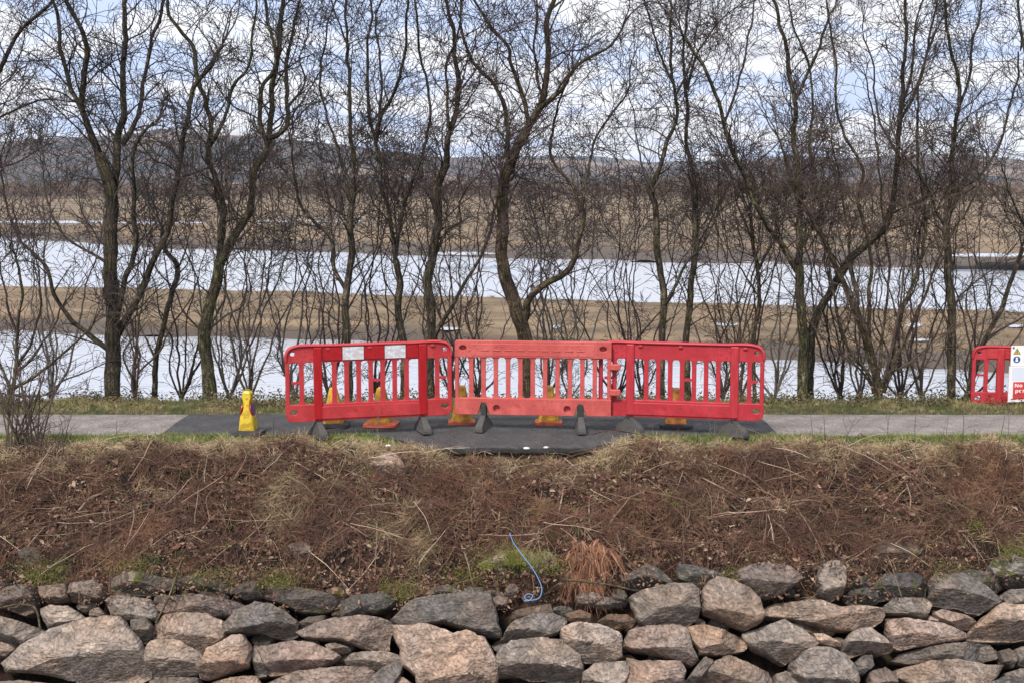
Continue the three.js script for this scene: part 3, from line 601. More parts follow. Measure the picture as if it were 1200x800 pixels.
tree('dark twisting tree with a strong side limb above the barrier joint', 17.9, BARK.dark, TWIG.purple, [
  [8, 6.5, 503, 474, 503, 430, 503, 396, 505, 354, 501, 328, 508, 292, 513, 260, 513, 240, 514, 214, 523, 192], [6, 4, 523, 192, 524, 162, 534, 130, 536, 94, 532, 65, 531, 39, 524, 0],
  [5, 2, 506, 402, 512, 392, 524, 370, 547, 328, 566, 295, 579, 250, 585, 215], [3, 1.2, 511, 297, 524, 269, 540, 260, 539, 240, 548, 220, 562, 205], [3, 2, 526, 150, 524, 110, 523, 80, 536, 40, 540, 0], [2.5, 1.2, 530, 120, 545, 100, 556, 85, 566, 62],
], 6);
tree('large spreading tree with thick leaning base and curving side limb behind middle barrier', 17.8, BARK.brown, TWIG.purple, [
  [12, 9, 616, 474, 616, 430, 614, 396, 608, 372, 600, 347, 590, 318, 588, 280, 589, 253, 591, 208, 598, 195], [8, 6, 598, 195, 606, 175, 620, 146, 636, 123, 639, 91, 641, 65, 642, 32, 650, 0],
  [5, 3, 591, 208, 596, 175, 594, 136, 583, 104, 557, 75, 545, 52, 540, 25], [4.5, 3, 620, 146, 613, 114, 606, 91, 600, 78, 596, 58, 580, 39, 563, 13, 556, 0],
  [4.5, 2, 634, 126, 658, 104, 675, 78, 694, 65, 717, 52, 730, 30], [3, 2, 637, 118, 631, 97, 628, 65, 629, 30, 629, 0],
  [8, 4, 611, 385, 618, 365, 621, 350, 636, 334, 658, 321, 675, 302, 680, 279, 683, 256, 681, 245], [3.5, 2, 681, 247, 670, 218, 649, 188, 648, 150, 655, 120, 668, 90],
  [3.2, 1.6, 682, 247, 686, 221, 688, 195, 697, 169, 720, 130, 737, 105, 742, 70], [3, 1.4, 677, 300, 665, 285, 664, 270, 676, 250],
], 7, { reach: 1.1 });
tree('thin dark tree with a kinked stem, nearer the middle barrier of a close pair', 18.0, BARK.dark, TWIG.dark, [
  [6, 4.8, 776, 474, 775, 430, 775, 399, 779, 354, 775, 324, 771, 289, 767, 240, 762, 221, 772, 201], [4.2, 2.5, 772, 201, 782, 169, 793, 130, 792, 104, 787, 81, 787, 32, 787, 0],
  [2.5, 1.2, 790, 100, 778, 75, 768, 50, 764, 20, 755, 0], [3, 1.5, 780, 356, 795, 328, 808, 305, 822, 290, 838, 260, 842, 220], [2.2, 1, 766, 225, 752, 190, 745, 150, 735, 100], [2.4, 1.2, 792, 112, 806, 85, 812, 50, 820, 20],
], 8);
tree('thin dark tree standing close beside its kinked neighbour, single straight stem', 18.2, BARK.dark, TWIG.dark, [
  [6, 4.5, 805, 474, 805, 430, 805, 399, 808, 363, 813, 315, 816, 272, 814, 240, 813, 208], [3.8, 2.2, 813, 208, 806, 169, 805, 114, 801, 65, 805, 30, 806, 0], [2.8, 1.4, 805, 105, 811, 78, 824, 52, 834, 36, 853, 16], [2.4, 1, 815, 290, 832, 262, 848, 230, 862, 205],
], 9);
tree('thin reddish stemmed sapling behind the right end of the plain red barrier', 18.6, BARK.brown, TWIG.tan, [
  [3.6, 3, 884, 474, 883, 399, 889, 350, 888, 315, 883, 282, 880, 250], [2.2, 1, 884, 285, 868, 250, 860, 215, 850, 190], [2, 1, 888, 320, 905, 285, 912, 250, 920, 215], [2, 1, 887, 345, 872, 320, 858, 300, 850, 270],
], 10, { reach: 0.9, clear: 0.9 });
tree('mossy trunked tree whose long limb leans left over the barriers', 17.8, BARK.mossy, TWIG.purple, [
  [9.5, 7, 943, 480, 941, 450, 941, 422, 942, 383, 937, 344, 936, 311], [5.5, 3, 934, 318, 920, 292, 906, 272, 893, 253, 879, 227, 870, 201, 857, 175, 849, 146, 839, 110, 827, 81, 815, 65, 800, 40],
  [6.5, 3.5, 936, 312, 937, 282, 937, 253, 936, 201, 931, 162, 931, 114, 926, 81, 919, 49, 913, 19, 906, 0], [3, 1.5, 931, 120, 948, 85, 960, 50, 972, 20, 980, 0], [2.5, 1.4, 848, 146, 862, 110, 872, 70, 880, 30, 885, 0],
  [3.5, 2, 941, 290, 955, 260, 962, 247, 955, 211, 950, 179, 952, 114, 949, 81, 932, 42, 925, 0],
], 11, { reach: 1.0 });
tree('dark tree leaning right across the fan of birch stems', 18.3, BARK.dark, TWIG.purple, [
  [7, 6, 948, 476, 950, 430, 954, 383, 965, 357, 978, 334, 997, 305, 1017, 285, 1037, 266, 1047, 240], [5, 3.5, 1047, 240, 1050, 201, 1053, 162, 1059, 114, 1059, 81, 1063, 32, 1061, 0],
  [3, 1.6, 1056, 140, 1075, 105, 1085, 70, 1092, 30, 1100, 0], [2.6, 1.4, 1052, 180, 1035, 150, 1026, 115, 1024, 75, 1012, 40], [3, 1.5, 1058, 120, 1068, 91, 1072, 50, 1078, 10], [2, 1, 1040, 255, 1058, 245, 1080, 235],
], 12);
tree('many stemmed pale birch fanning out from one mossy stool', 17.7, BARK.brown, TWIG.tan, [
  [8, 1.6, 1030, 478, 1028, 455, 1024, 435, 1007, 376, 981, 315, 958, 266, 942, 240, 925, 205, 912, 160], [4, 2, 1028, 450, 1020, 400, 1020, 347, 1020, 289, 1007, 240, 1010, 195, 994, 162, 981, 130, 978, 65, 972, 20, 970, 0],
  [4.2, 2, 1033, 455, 1040, 435, 1062, 354, 1082, 298, 1084, 250, 1075, 172, 1075, 130, 1080, 90, 1096, 40], [3.5, 2, 1024, 460, 1020, 441, 994, 409, 984, 376, 976, 335, 972, 300, 950, 250],
  [3.5, 1.8, 1036, 460, 1050, 422, 1069, 380, 1088, 337, 1108, 289, 1130, 250, 1150, 215], [3, 1.6, 1030, 440, 1036, 380, 1042, 320, 1036, 260, 1030, 200, 1024, 140, 1015, 90], [3, 1.5, 1026, 445, 1012, 390, 1000, 330, 996, 270, 985, 215, 975, 165],
  [2.6, 1.4, 1034, 450, 1050, 390, 1060, 320, 1062, 250, 1066, 190], [2.4, 1.2, 1022, 452, 1005, 430, 985, 412, 962, 392, 948, 370], [2.4, 1.2, 1038, 440, 1060, 428, 1085, 410, 1106, 392],
], 13, { reach: 0.85, clear: 1.0 });
tree('upright dark stemmed tree beside the barrier that carries the safety signs', 17.9, BARK.dark, TWIG.dark, [
  [7, 5.5, 1116, 480, 1116, 409, 1116, 363, 1111, 328, 1111, 295, 1110, 266, 1118, 227], [4.5, 2.5, 1118, 227, 1116, 182, 1121, 146, 1124, 97, 1118, 65, 1110, 30, 1108, 0], [3.2, 1.8, 1110, 270, 1098, 246, 1095, 234, 1080, 210, 1060, 180, 1045, 150],
  [3.6, 1.8, 1117, 228, 1130, 218, 1147, 208, 1166, 179, 1179, 146, 1189, 107, 1196, 60], [3, 1.5, 1122, 130, 1136, 95, 1140, 50, 1150, 10], [2.2, 1, 1114, 372, 1130, 345, 1150, 325, 1170, 310],
], 14);
tree('dark leaning tree slanting up behind the sign barrier', 18.2, BARK.dark, TWIG.dark, [
  [4.5, 3.5, 1128, 484, 1140, 440, 1153, 402, 1165, 378, 1173, 363, 1186, 330, 1198, 290], [2.5, 1.2, 1154, 402, 1175, 385, 1200, 372, 1225, 350], [2, 1, 1165, 378, 1160, 345, 1168, 310],
], 15, { clear: 0.7, reach: 0.8 });
tree('bare willow spreading low branches at the left end of the path', 17.6, BARK.grey, TWIG.purple, [
  [7, 5.5, 8, 486, 10, 466, 14, 452], [4, 2.5, 14, 456, 19, 432, 17, 403, 21, 380, 24, 340, 18, 300], [3.4, 1.6, 15, 455, 44, 438, 70, 417, 91, 399, 108, 380], [2.6, 1.2, 12, 462, 44, 464, 58, 460, 73, 446, 91, 439, 112, 430],
  [3, 1.5, 17, 438, 35, 420, 51, 399, 60, 388, 72, 360], [3, 1.5, 18, 432, 31, 411, 40, 388, 48, 350, 44, 315], [3.2, 1.5, 12, 455, 2, 430, -8, 400, -12, 350], [2.6, 1.2, 20, 395, 10, 360, 2, 320, 0, 280],
], 16, { clear: 0.3, reach: 0.95, every: 0.1 });
tree('half hidden tree whose boughs reach in above the willow', 18.1, BARK.dark, TWIG.purple, [
  [9, 7, -52, 478, -50, 400, -46, 320, -44, 240, -40, 180], [5, 2.5, -42, 200, -22, 120, 0, 78, 13, 52, 23, 36, 58, 6, 66, -10], [3, 1.4, -42, 210, -20, 150, 0, 138, 20, 128, 49, 117, 91, 120], [4, 2, -41, 190, -36, 100, -20, 40, -10, 0], [2.6, 1.2, -43, 230, -10, 200, 20, 190, 50, 172],
], 17, { reach: 1.2 });
tree('outlying bare tree past the sign barrier', 18.3, BARK.dark, TWIG.dark, [
  [6, 5, 1236, 482, 1234, 400, 1228, 320, 1230, 240], [4, 2, 1230, 240, 1216, 180, 1206, 120, 1200, 60, 1192, 0], [3, 1.5, 1230, 250, 1250, 180, 1246, 100, 1250, 40], [3, 1.4, 1228, 310, 1205, 270, 1188, 240, 1178, 205],
], 18, { reach: 1.1 });
// thin understorey bushes on the slope behind the verge
[[292, 'thin bare bush beside the curving lichened trunk'], [345, 'low twiggy bush behind the end of the red and white barrier'], [440, 'thin twiggy bush between the slender tree and the twin stemmed tree'], [560, 'small bare bush beneath the limb of the twisting tree'], [668, 'bare bush under the long right hand limb of the large tree'], [722, 'tangled bare bush between the large tree and the close pair'], [848, 'bare bush right of the close pair of thin trees'], [908, 'twiggy bush in the gap by the end of the plain red barrier'], [985, 'low bare bush between the mossy tree and the birch fan'], [1080, 'bare bush between the birch fan and the sign barrier'], [60, 'thin bush between the willow and the stout forked tree'], [212, 'low bush between the grey sapling and the lichened trunk'],
  [158, 'wiry bush close against the right side of the stout forked tree'], [268, 'wiry bush behind the no waiting cone'], [385, 'wiry bush at the left of the slender straight stemmed tree'], [530, 'wiry bush at the right of the twisting tree'], [642, 'wiry bush hugging the leaning base of the large tree'], [752, 'wiry bush at the left of the close pair of thin trees'], [868, 'wiry bush at the left of the thin reddish sapling'], [1008, 'wiry bush growing through the birch fan on its mossy tree side'], [1056, 'wiry bush growing through the birch fan on its sign side'], [1138, 'wiry bush next to the red sign barrier']].forEach(([px, label], k) => {
  const r = rng(k * 31 + 400), limbs = [[2.6, 2, px, 478, px + (r() - 0.5) * 8, 462]], n = 5 + Math.floor(r() * 3);
  for (let m = 0; m < n; m++) { let x = px, y = 468; const L = [1.7 + r() * 0.9, 0.7, x, y], vx = (m / (n - 1) - 0.5) * 30 + (r() - 0.5) * 10, top = 150 + r() * 150, s = 6; for (let q = 1; q <= s; q++) { x += vx * (0.5 + 0.3 * (r())) + (r() - 0.5) * 24; y -= top / s; L.push(x, y); } limbs.push(L); }
  tree(label, 18.5 + r() * 0.9, BARK.brown, [TWIG.tan, TWIG.grey, TWIG.purple][k % 3], limbs, 40 + k, { name: 'bare_bush', category: 'bush', group: 'thin bushes behind the verge', reach: 0.62, clear: 0.3, every: 0.12, wander: 0.85, curl: 0.42 });
});

// ------------------------------------------------------------------ plastic barriers
const plastic = (r, g, b, rough = 0.5) => new THREE.MeshPhysicalMaterial({ color: lin(r, g, b), map: plasticMap, roughness: rough });
const P = {
  red: plastic(0.6, 0.046, 0.05), salmon: plastic(0.66, 0.115, 0.1, 0.65), crimson: plastic(0.56, 0.034, 0.048), tape: plastic(0.5, 0.012, 0.016, 0.35), white: plastic(0.8, 0.8, 0.82, 0.4),
  rubber: std({ color: lin(0.1, 0.096, 0.092), map: dirtMap, roughness: 0.9 }), blackRubber: std({ color: lin(0.045, 0.045, 0.05), map: dirtMap, roughness: 0.8 }),
  yellow: new THREE.MeshPhysicalMaterial({ color: lin(0.72, 0.4, 0.035), map: dirtMap, roughness: 0.5 }), lemon: new THREE.MeshPhysicalMaterial({ color: lin(0.78, 0.56, 0.03), map: dirtMap, roughness: 0.45 }), orange: new THREE.MeshPhysicalMaterial({ color: lin(0.6, 0.12, 0.045), map: dirtMap, roughness: 0.6 }),
};
function extrude(shape, depth, bevel = 0.006) {
  const g = new THREE.ExtrudeGeometry(shape, { depth: depth - 2 * bevel, bevelEnabled: true, bevelThickness: bevel, bevelSize: bevel, bevelOffset: -bevel, bevelSegments: 2, curveSegments: 10 });
  return g.translate(0, 0, -depth / 2 + bevel);
}
const poly = pts => { const s = new THREE.Shape(); pts.forEach(([x, y], i) => i ? s.lineTo(x, y) : s.moveTo(x, y)); s.closePath(); return s; };
function railShape(x0, x1, y0, y1, rTop, rBot) {
  const s = new THREE.Shape(); s.moveTo(x0 + rBot, y0); s.lineTo(x1 - rBot, y0); if (rBot) s.quadraticCurveTo(x1, y0, x1, y0 + rBot);
  s.lineTo(x1, y1 - rTop); if (rTop) s.quadraticCurveTo(x1, y1, x1 - rTop, y1); s.lineTo(x0 + rTop, y1); if (rTop) s.quadraticCurveTo(x0, y1, x0, y1 - rTop); s.lineTo(x0, y0 + rBot); if (rBot) s.quadraticCurveTo(x0, y0, x0 + rBot, y0); return s;
}
const hole = (s, x, y, rx, ry) => { const h = new THREE.Path(); h.absellipse(x, y, rx, ry, 0, Math.PI * 2, true); s.holes.push(h); };
function slatGeo(w, pitch, y0, y1, depth) {                    // flares into the rails so that the slots have rounded ends
  const s = new THREE.Shape(), a = w / 2, b = pitch / 2 - 0.004, f = Math.min(0.05, b - a + 0.01);
  s.moveTo(-b, y0); s.lineTo(b, y0); s.quadraticCurveTo(a, y0, a, y0 + f); s.lineTo(a, y1 - f); s.quadraticCurveTo(a, y1, b, y1); s.lineTo(-b, y1); s.quadraticCurveTo(-a, y1, -a, y1 - f); s.lineTo(-a, y0 + f); s.quadraticCurveTo(-a, y0, -b, y0);
  return extrude(s, depth, 0.004);
}
function footGeo(len, yTop) {                                  // tapered rubber foot, splayed to the ground, narrow neck under the panel
  const g = new THREE.BoxGeometry(0.09, yTop, len, 1, 6, 8), p = g.attributes.position;
  g.translate(0, yTop / 2, 0);
  for (let i = 0; i < p.count; i++) { const t = p.getY(i) / yTop, z = p.getZ(i), k = t < 0.2 ? 1 : lerp(1, 0.24, smooth(0.2, 1, t)); p.setZ(i, z * k); p.setX(i, p.getX(i) * lerp(1.2, 0.7, t)); }
  const h = g.toNonIndexed(); h.computeVertexNormals(); return h;
}
function barrier(label, A, B, o) {                              // A, B: left and right foot of the panel on the ground
  const mid = A.clone().add(B).multiplyScalar(0.5), L = o.length ?? A.distanceTo(B), T = thing('plastic_barrier', label, 'barrier', 'red plastic barriers', mid);
  T.rotation.y = Math.atan2(-(B.z - A.z), B.x - A.x); if (o.roll) T.rotation.z = o.roll;
  const m = o.mat, Y0 = o.y0 ?? 0.19, Y1 = Y0 + 0.905, yA = Y0 + 0.205, yB = Y1 - 0.205, hx = L / 2;
  const up = (g, dy = 0, dz = 0) => g.translate(0, dy, dz);
  if (o.square) {
    const top = railShape(-hx, hx, yB, Y1, 0.03, 0); hole(top, -hx + 0.1, Y1 - 0.09, 0.045, 0.032); hole(top, hx - 0.1, Y1 - 0.09, 0.045, 0.032);
    const tr = part(T, 'top_rail', extrude(top, 0.06), m);
    for (const s of [-1, 1]) part(tr, 'socket', new THREE.BoxGeometry(0.09, 0.065, 0.006).translate(s * (hx - 0.1), Y1 - 0.09, -0.027), m);
    part(T, 'inset_panel', extrude(railShape(-hx + 0.2, hx - 0.2, yB + 0.02, Y1 - 0.035, 0.025, 0.025), 0.02), m).position.z = 0.024;
    for (let k = 0; k < 9; k++) part(T, 'moulded_dash', new RoundedBoxGeometry(0.1, 0.012, 0.012, 1, 0.004).translate(-0.58 + k * 0.145, Y1 - 0.115, 0.034), m);
    const bot = new THREE.Shape(), n = o.notch; bot.moveTo(-hx, Y0); 
    for (const c of n) { bot.lineTo(c - 0.075, Y0); bot.lineTo(c - 0.025, Y0 + 0.15); bot.lineTo(c + 0.025, Y0 + 0.15); bot.lineTo(c + 0.075, Y0); }
    bot.lineTo(hx, Y0); bot.lineTo(hx, yA); bot.lineTo(-hx, yA); bot.closePath();
    for (const s of [n[0] + 0.16, n[1] - 0.16]) hole(bot, s, Y0 + 0.08, 0.042, 0.042);
    const br = part(T, 'bottom_rail', extrude(bot, 0.06), m);
    for (const s of [n[0] + 0.16, n[1] - 0.16]) part(br, 'socket', new THREE.CylinderGeometry(0.05, 0.05, 0.006, 16).rotateX(Math.PI / 2).translate(s, Y0 + 0.08, -0.02), m);
  } else {
    const top = railShape(-hx, hx, yB, Y1, 0.13, 0); hole(top, -hx + 0.09, Y1 - 0.1, 0.03, 0.022); hole(top, hx - 0.09, Y1 - 0.1, 0.03, 0.022);
    part(T, 'top_rail', extrude(top, 0.036), m);
    // rolled rim over the top and round the corners
    const rim = new THREE.CatmullRomCurve3([[-hx + 0.012, yB + 0.02], [-hx + 0.012, Y1 - 0.12], [-hx + 0.05, Y1 - 0.045], [-hx + 0.14, Y1 - 0.012], [-hx * 0.5, Y1 - 0.012], [0, Y1 - 0.012], [hx * 0.5, Y1 - 0.012], [hx - 0.14, Y1 - 0.012], [hx - 0.05, Y1 - 0.045], [hx - 0.012, Y1 - 0.12], [hx - 0.012, yB + 0.02]].map(q => new THREE.Vector3(q[0], q[1], 0)), false, 'centripetal');
    part(T, 'rim', new THREE.TubeGeometry(rim, 90, 0.021, 8).scale(1, 1, 2), m);
    const bot = railShape(-hx, hx, Y0, yA, 0, 0.1); hole(bot, -hx + 0.09, Y0 + 0.115, 0.045, 0.03); hole(bot, hx - 0.09, Y0 + 0.115, 0.045, 0.03);
    part(T, 'bottom_rail', extrude(bot, 0.05), m);
    part(T, 'inset_panel', extrude(railShape(-hx + 0.36, hx - 0.36, Y0 + 0.025, yA - 0.03, 0.01, 0.01), 0.016), m).position.z = 0.03;
    for (const c of o.notch) { part(T, 'post', new RoundedBoxGeometry(0.1, 0.86, 0.07, 2, 0.014).translate(c, (Y0 + Y1) / 2 - 0.004, 0.006), o.postMat ?? m); part(T, 'lug', new RoundedBoxGeometry(0.05, 0.03, 0.05, 1, 0.008).translate(c + 0.12, Y1 - 0.05, 0.012), m); }
    part(T, 'lug', new RoundedBoxGeometry(0.05, 0.03, 0.05, 1, 0.008).translate(0, Y1 - 0.05, 0.012), m);
  }
  for (const sgn of [-1, 1]) part(T, 'end_post', new RoundedBoxGeometry(0.05, yB - yA + 0.03, 0.05, 2, 0.012).translate(sgn * (hx - 0.026), (yA + yB) / 2, 0), m);
  const slats = (a, b, pitch, bars) => { const n = Math.max(1, Math.round((b - a) / pitch)), p = (b - a) / n; for (let k = 1; k < n; k++) part(T, 'slat', slatGeo(0.054, p, yA - 0.002, yB + 0.002, 0.036), m).position.x = a + k * p; for (const k of bars) part(T, 'crossbar', new THREE.BoxGeometry(p - 0.045, 0.03, 0.028).translate(a + (k < 0 ? n + k + 0.5 : k + 0.5) * p, (yA + yB) / 2 + 0.01, 0), m); };
  if (o.square) slats(-hx + 0.05, hx - 0.05, 0.148, []);
  else { slats(-hx + 0.05, o.notch[0] - 0.05, 0.15, [0]); slats(o.notch[0] + 0.05, o.notch[1] - 0.05, 0.146, [4]); slats(o.notch[1] + 0.05, hx - 0.05, 0.15, [-1]); }
  if (o.panels) for (const [x, w, kind] of o.panels) part(T, 'reflective_panel', new RoundedBoxGeometry(w - 0.008, 0.155, 0.012, 1, 0.004).translate(x, Y1 - 0.108, 0.024), P[kind], kind === 'white' ? 'white reflective panel' : 'deep red reflective panel');
  if (o.feet) for (const [c, turn] of o.feet) { const f = part(T, 'foot', footGeo(0.38, Y0 - 0.01), P.rubber); f.position.set(c, 0, 0.0); f.rotation.y = turn; part(f, 'neck', new RoundedBoxGeometry(0.075, o.square ? 0.19 : 0.08, 0.05, 1, 0.01).translate(0, Y0 + (o.square ? 0.04 : 0), 0), P.blackRubber); }
  if (o.hook) for (const y of [0.42, 0.86]) part(T, 'connector', new RoundedBoxGeometry(0.13, 0.075, 0.05, 2, 0.012).translate(hx + 0.045, Y0 + y * 0.7, 0.02), m);
  return T;
}
const onPath = (px, D) => { const v = at(px, 400, D); v.y = 0.02; return v; };
barrier('red barrier with white and dark red reflective panels, leaning a little, beside the yellow cone', onPath(333, 14.85), onPath(529, 15.4), { mat: P.red, postMat: P.tape, notch: [-0.62, 0.64], feet: [[-0.62, 0.2], [0.64, 0.1]],
  panels: [[-0.445, 0.23, 'tape'], [-0.2, 0.26, 'white'], [0.052, 0.245, 'tape'], [0.305, 0.26, 'white'], [0.51, 0.15, 'tape']] });
barrier('faded salmon red barrier with square corners joining the other two', onPath(533, 15.45), onPath(717, 15.27), { mat: P.salmon, square: true, notch: [-0.6, 0.58], feet: [[-0.6, -0.25], [0.58, 0.15]], hook: true, pitch: 0.148 });
barrier('plain crimson barrier without reflective panels, rounded corners, by the dark patch end', onPath(702, 15.37), onPath(897, 14.95), { mat: P.crimson, notch: [-0.6, 0.64], feet: [[-0.6, 0.95], [0.64, 0.95]] });
{
  const a = at(1148, 400, 17.35), b = at(1310, 400, 17.1); a.y = b.y = -0.09;
  const t = barrier('red barrier carrying white safety signs on the grass past the path', a, b, { mat: P.crimson, notch: [-0.6, 0.6], y0: 0.1, feet: [[-0.6, 0.3], [0.6, 0.3]], length: 1.95, panels: [[-0.62, 0.34, 'red']] }); t.scale.y = 0.9;
}
// signs fixed on that barrier
function canvasTex(w, h, draw) { const c = document.createElement('canvas'); c.width = w; c.height = h; draw(c.getContext('2d')); const t = new THREE.CanvasTexture(c); t.colorSpace = THREE.SRGBColorSpace; return t; }
{
  const sheetMat = t => [0, 1, 2, 3].map(() => P.white).concat([std({ map: t, roughness: 0.45 }), P.white]);
  const up = canvasTex(512, 256, g => {
    g.fillStyle = '#e6e4e2'; g.fillRect(0, 0, 512, 256);
    g.fillStyle = '#33322a'; g.beginPath(); g.moveTo(72, 30); g.lineTo(118, 112); g.lineTo(26, 112); g.fill(); g.fillStyle = '#c9a72c'; g.beginPath(); g.moveTo(72, 46); g.lineTo(106, 106); g.lineTo(38, 106); g.fill(); g.fillStyle = '#33322a'; g.fillRect(67, 66, 10, 24); g.fillRect(67, 94, 10, 8);
    g.fillStyle = '#d9a13a'; g.beginPath(); g.arc(205, 74, 42, 0, 7); g.fill();
    g.fillStyle = '#2c4a86'; g.beginPath(); g.arc(72, 178, 44, 0, 7); g.fill(); g.fillStyle = '#e6e4e2'; g.beginPath(); g.arc(72, 162, 14, 0, 7); g.fill(); g.fillRect(56, 178, 32, 26);
    g.fillStyle = '#24407e'; g.fillRect(160, 138, 90, 82);
  });
  const low = canvasTex(512, 512, g => {
    g.fillStyle = '#e3dede'; g.fillRect(0, 0, 512, 512); g.fillStyle = '#ccd1dc'; g.fillRect(34, 22, 480, 190);
    g.fillStyle = '#c23a3d'; g.fillRect(52, 226, 460, 250); g.fillStyle = '#f3e3e0'; g.font = 'bold 70px sans-serif'; g.fillText('No un', 66, 300); g.fillText('perso', 76, 376); g.fillText('C', 196, 456);
  });
  const c1 = at(1183, 416, 17.2), c2 = at(1180, 449, 17.18), turn = Math.atan2(0.25, 1.9);
  const s1 = thing('safety_sign', 'white sign with yellow triangle and blue circle symbols on a red barrier', 'sign', 'signs on the red barrier', new THREE.Vector3(c1.x + 0.3, c1.y, c1.z + 0.02));
  part(s1, 'board', new THREE.BoxGeometry(0.6, 0.27, 0.012), sheetMat(up)); s1.rotation.y = turn;
  for (const x of [-0.27, 0.27]) part(s1, 'bolt', new THREE.CylinderGeometry(0.012, 0.012, 0.01, 10).rotateX(Math.PI / 2).translate(x, 0.11, 0.01), P.blackRubber);
  const s2 = thing('warning_sign', 'white sign with a red lettered panel below the symbol sign', 'sign', 'signs on the red barrier', new THREE.Vector3(c2.x + 0.32, c2.y, c2.z + 0.02));
  part(s2, 'board', new THREE.BoxGeometry(0.64, 0.49, 0.012), sheetMat(low)); s2.rotation.y = turn;
  for (const x of [0.02, 0.29]) part(s2, 'bolt', new THREE.CylinderGeometry(0.012, 0.012, 0.01, 10).rotateX(Math.PI / 2).translate(x, 0.21, 0.01), P.blackRubber);
}
// ------------------------------------------------------------------ cones
function loft(prof) {                                           // rounded square sections: [y, half width x, half width z]
  const n = 32, pos = [], uv = [], idx = [];
  prof.forEach(([y, a, b], k) => { for (let i = 0; i <= n; i++) { const q = i / n * 6.28319 + 0.01, c = Math.cos(q), s = Math.sin(q), e = 0.38; pos.push(Math.sign(c) * Math.abs(c) ** e * a, y, Math.sign(s) * Math.abs(s) ** e * b); uv.push(i / n * 0.8, y); if (k && i) { const A = (k - 1) * (n + 1) + i - 1, B = A + n + 1; idx.push(A, B, A + 1, A + 1, B, B + 1); } } });
  return toCreasedNormals(geoOf(pos, idx, uv), 0.5);
}
function cone(label, pos, o) {
  const T = thing(o.name, label, 'cone', 'yellow cones on the dark asphalt', pos); T.rotation.y = o.turn ?? 0;
  const bw = o.base ?? 0.2;
  part(T, 'base', loft([[0, bw, bw * 0.95], [0.012, bw * 1.02, bw], [0.04, bw, bw * 0.95], [0.055, bw * 0.72, bw * 0.72], [0.06, 0.02, 0.02], [0.06, 0, 0]]), o.baseMat);
  const body = part(T, 'body', loft(o.prof.map(([y, a, b]) => [y + 0.05, a, b])), o.mat);
  if (o.discs) for (const s of [-1, 1]) {
    const d = part(T, 'disc', new THREE.CylinderGeometry(0.085, 0.085, 0.012, 24).rotateZ(Math.PI / 2), P.tape, 'red ringed blue disc'); d.position.set(s * 0.058, 0.3, 0); d.rotation.z = s * 0.18;
    part(d, 'disc_face', new THREE.CylinderGeometry(0.062, 0.062, 0.016, 24).rotateZ(Math.PI / 2), P.blue);
  }
  if (o.cap) part(T, 'cap', new THREE.CylinderGeometry(0.03, 0.036, 0.022, 12).translate(0, o.cap, 0), P.lemonCap);
  return T;
}
P.blue = plastic(0.1, 0.09, 0.3, 0.5); P.lemonCap = plastic(0.3, 0.24, 0.03, 0.6);
const bottle = [[0, 0.1, 0.1], [0.14, 0.086, 0.09], [0.165, 0.082, 0.085], [0.2, 0.066, 0.08], [0.235, 0.048, 0.075], [0.28, 0.04, 0.07], [0.32, 0.042, 0.066], [0.36, 0.05, 0.062], [0.4, 0.058, 0.058], [0.45, 0.054, 0.054], [0.475, 0.036, 0.036], [0.478, 0.0, 0.0]];
const pyramid = [[0, 0.13, 0.13], [0.03, 0.126, 0.126], [0.2, 0.094, 0.094], [0.36, 0.064, 0.064], [0.42, 0.05, 0.05], [0.435, 0.03, 0.03], [0.437, 0, 0]];
const spot = (px, py) => { const v = onLevel(px, py, 0.02); return v; };
cone('bright yellow waisted no waiting cone on a black base, left of the barriers', spot(291, 508), { name: 'no_waiting_cone', mat: P.lemon, baseMat: P.blackRubber, prof: bottle, discs: true, cap: 0.53, turn: -0.12, base: 0.185 });
cone('yellow cone on a black base behind the end of the reflective panelled barrier', spot(391, 499), { name: 'traffic_cone', mat: P.yellow, baseMat: P.blackRubber, prof: pyramid, base: 0.19, turn: 0.1 });
cone('yellow cone on an orange base behind the middle of the reflective panelled barrier', spot(447, 498.5), { name: 'traffic_cone', mat: P.yellow, baseMat: P.orange, prof: pyramid, base: 0.21, turn: -0.1 });
cone('yellow cone on an orange base behind the joint of two barriers', spot(541, 496), { name: 'traffic_cone', mat: P.yellow, baseMat: P.orange, prof: pyramid, base: 0.17, turn: 0.05 });
cone('yellow cone on an orange base behind the faded salmon barrier', spot(643, 496.5), { name: 'traffic_cone', mat: P.yellow, baseMat: P.orange, prof: pyramid, base: 0.17, turn: 0 });
cone('orange tinted cone on a black base behind the plain crimson barrier', spot(792, 499.5), { name: 'traffic_cone', mat: new THREE.MeshPhysicalMaterial({ color: lin(0.68, 0.27, 0.05), map: dirtMap, roughness: 0.5 }), baseMat: P.blackRubber, prof: pyramid, base: 0.2, turn: -0.06 });

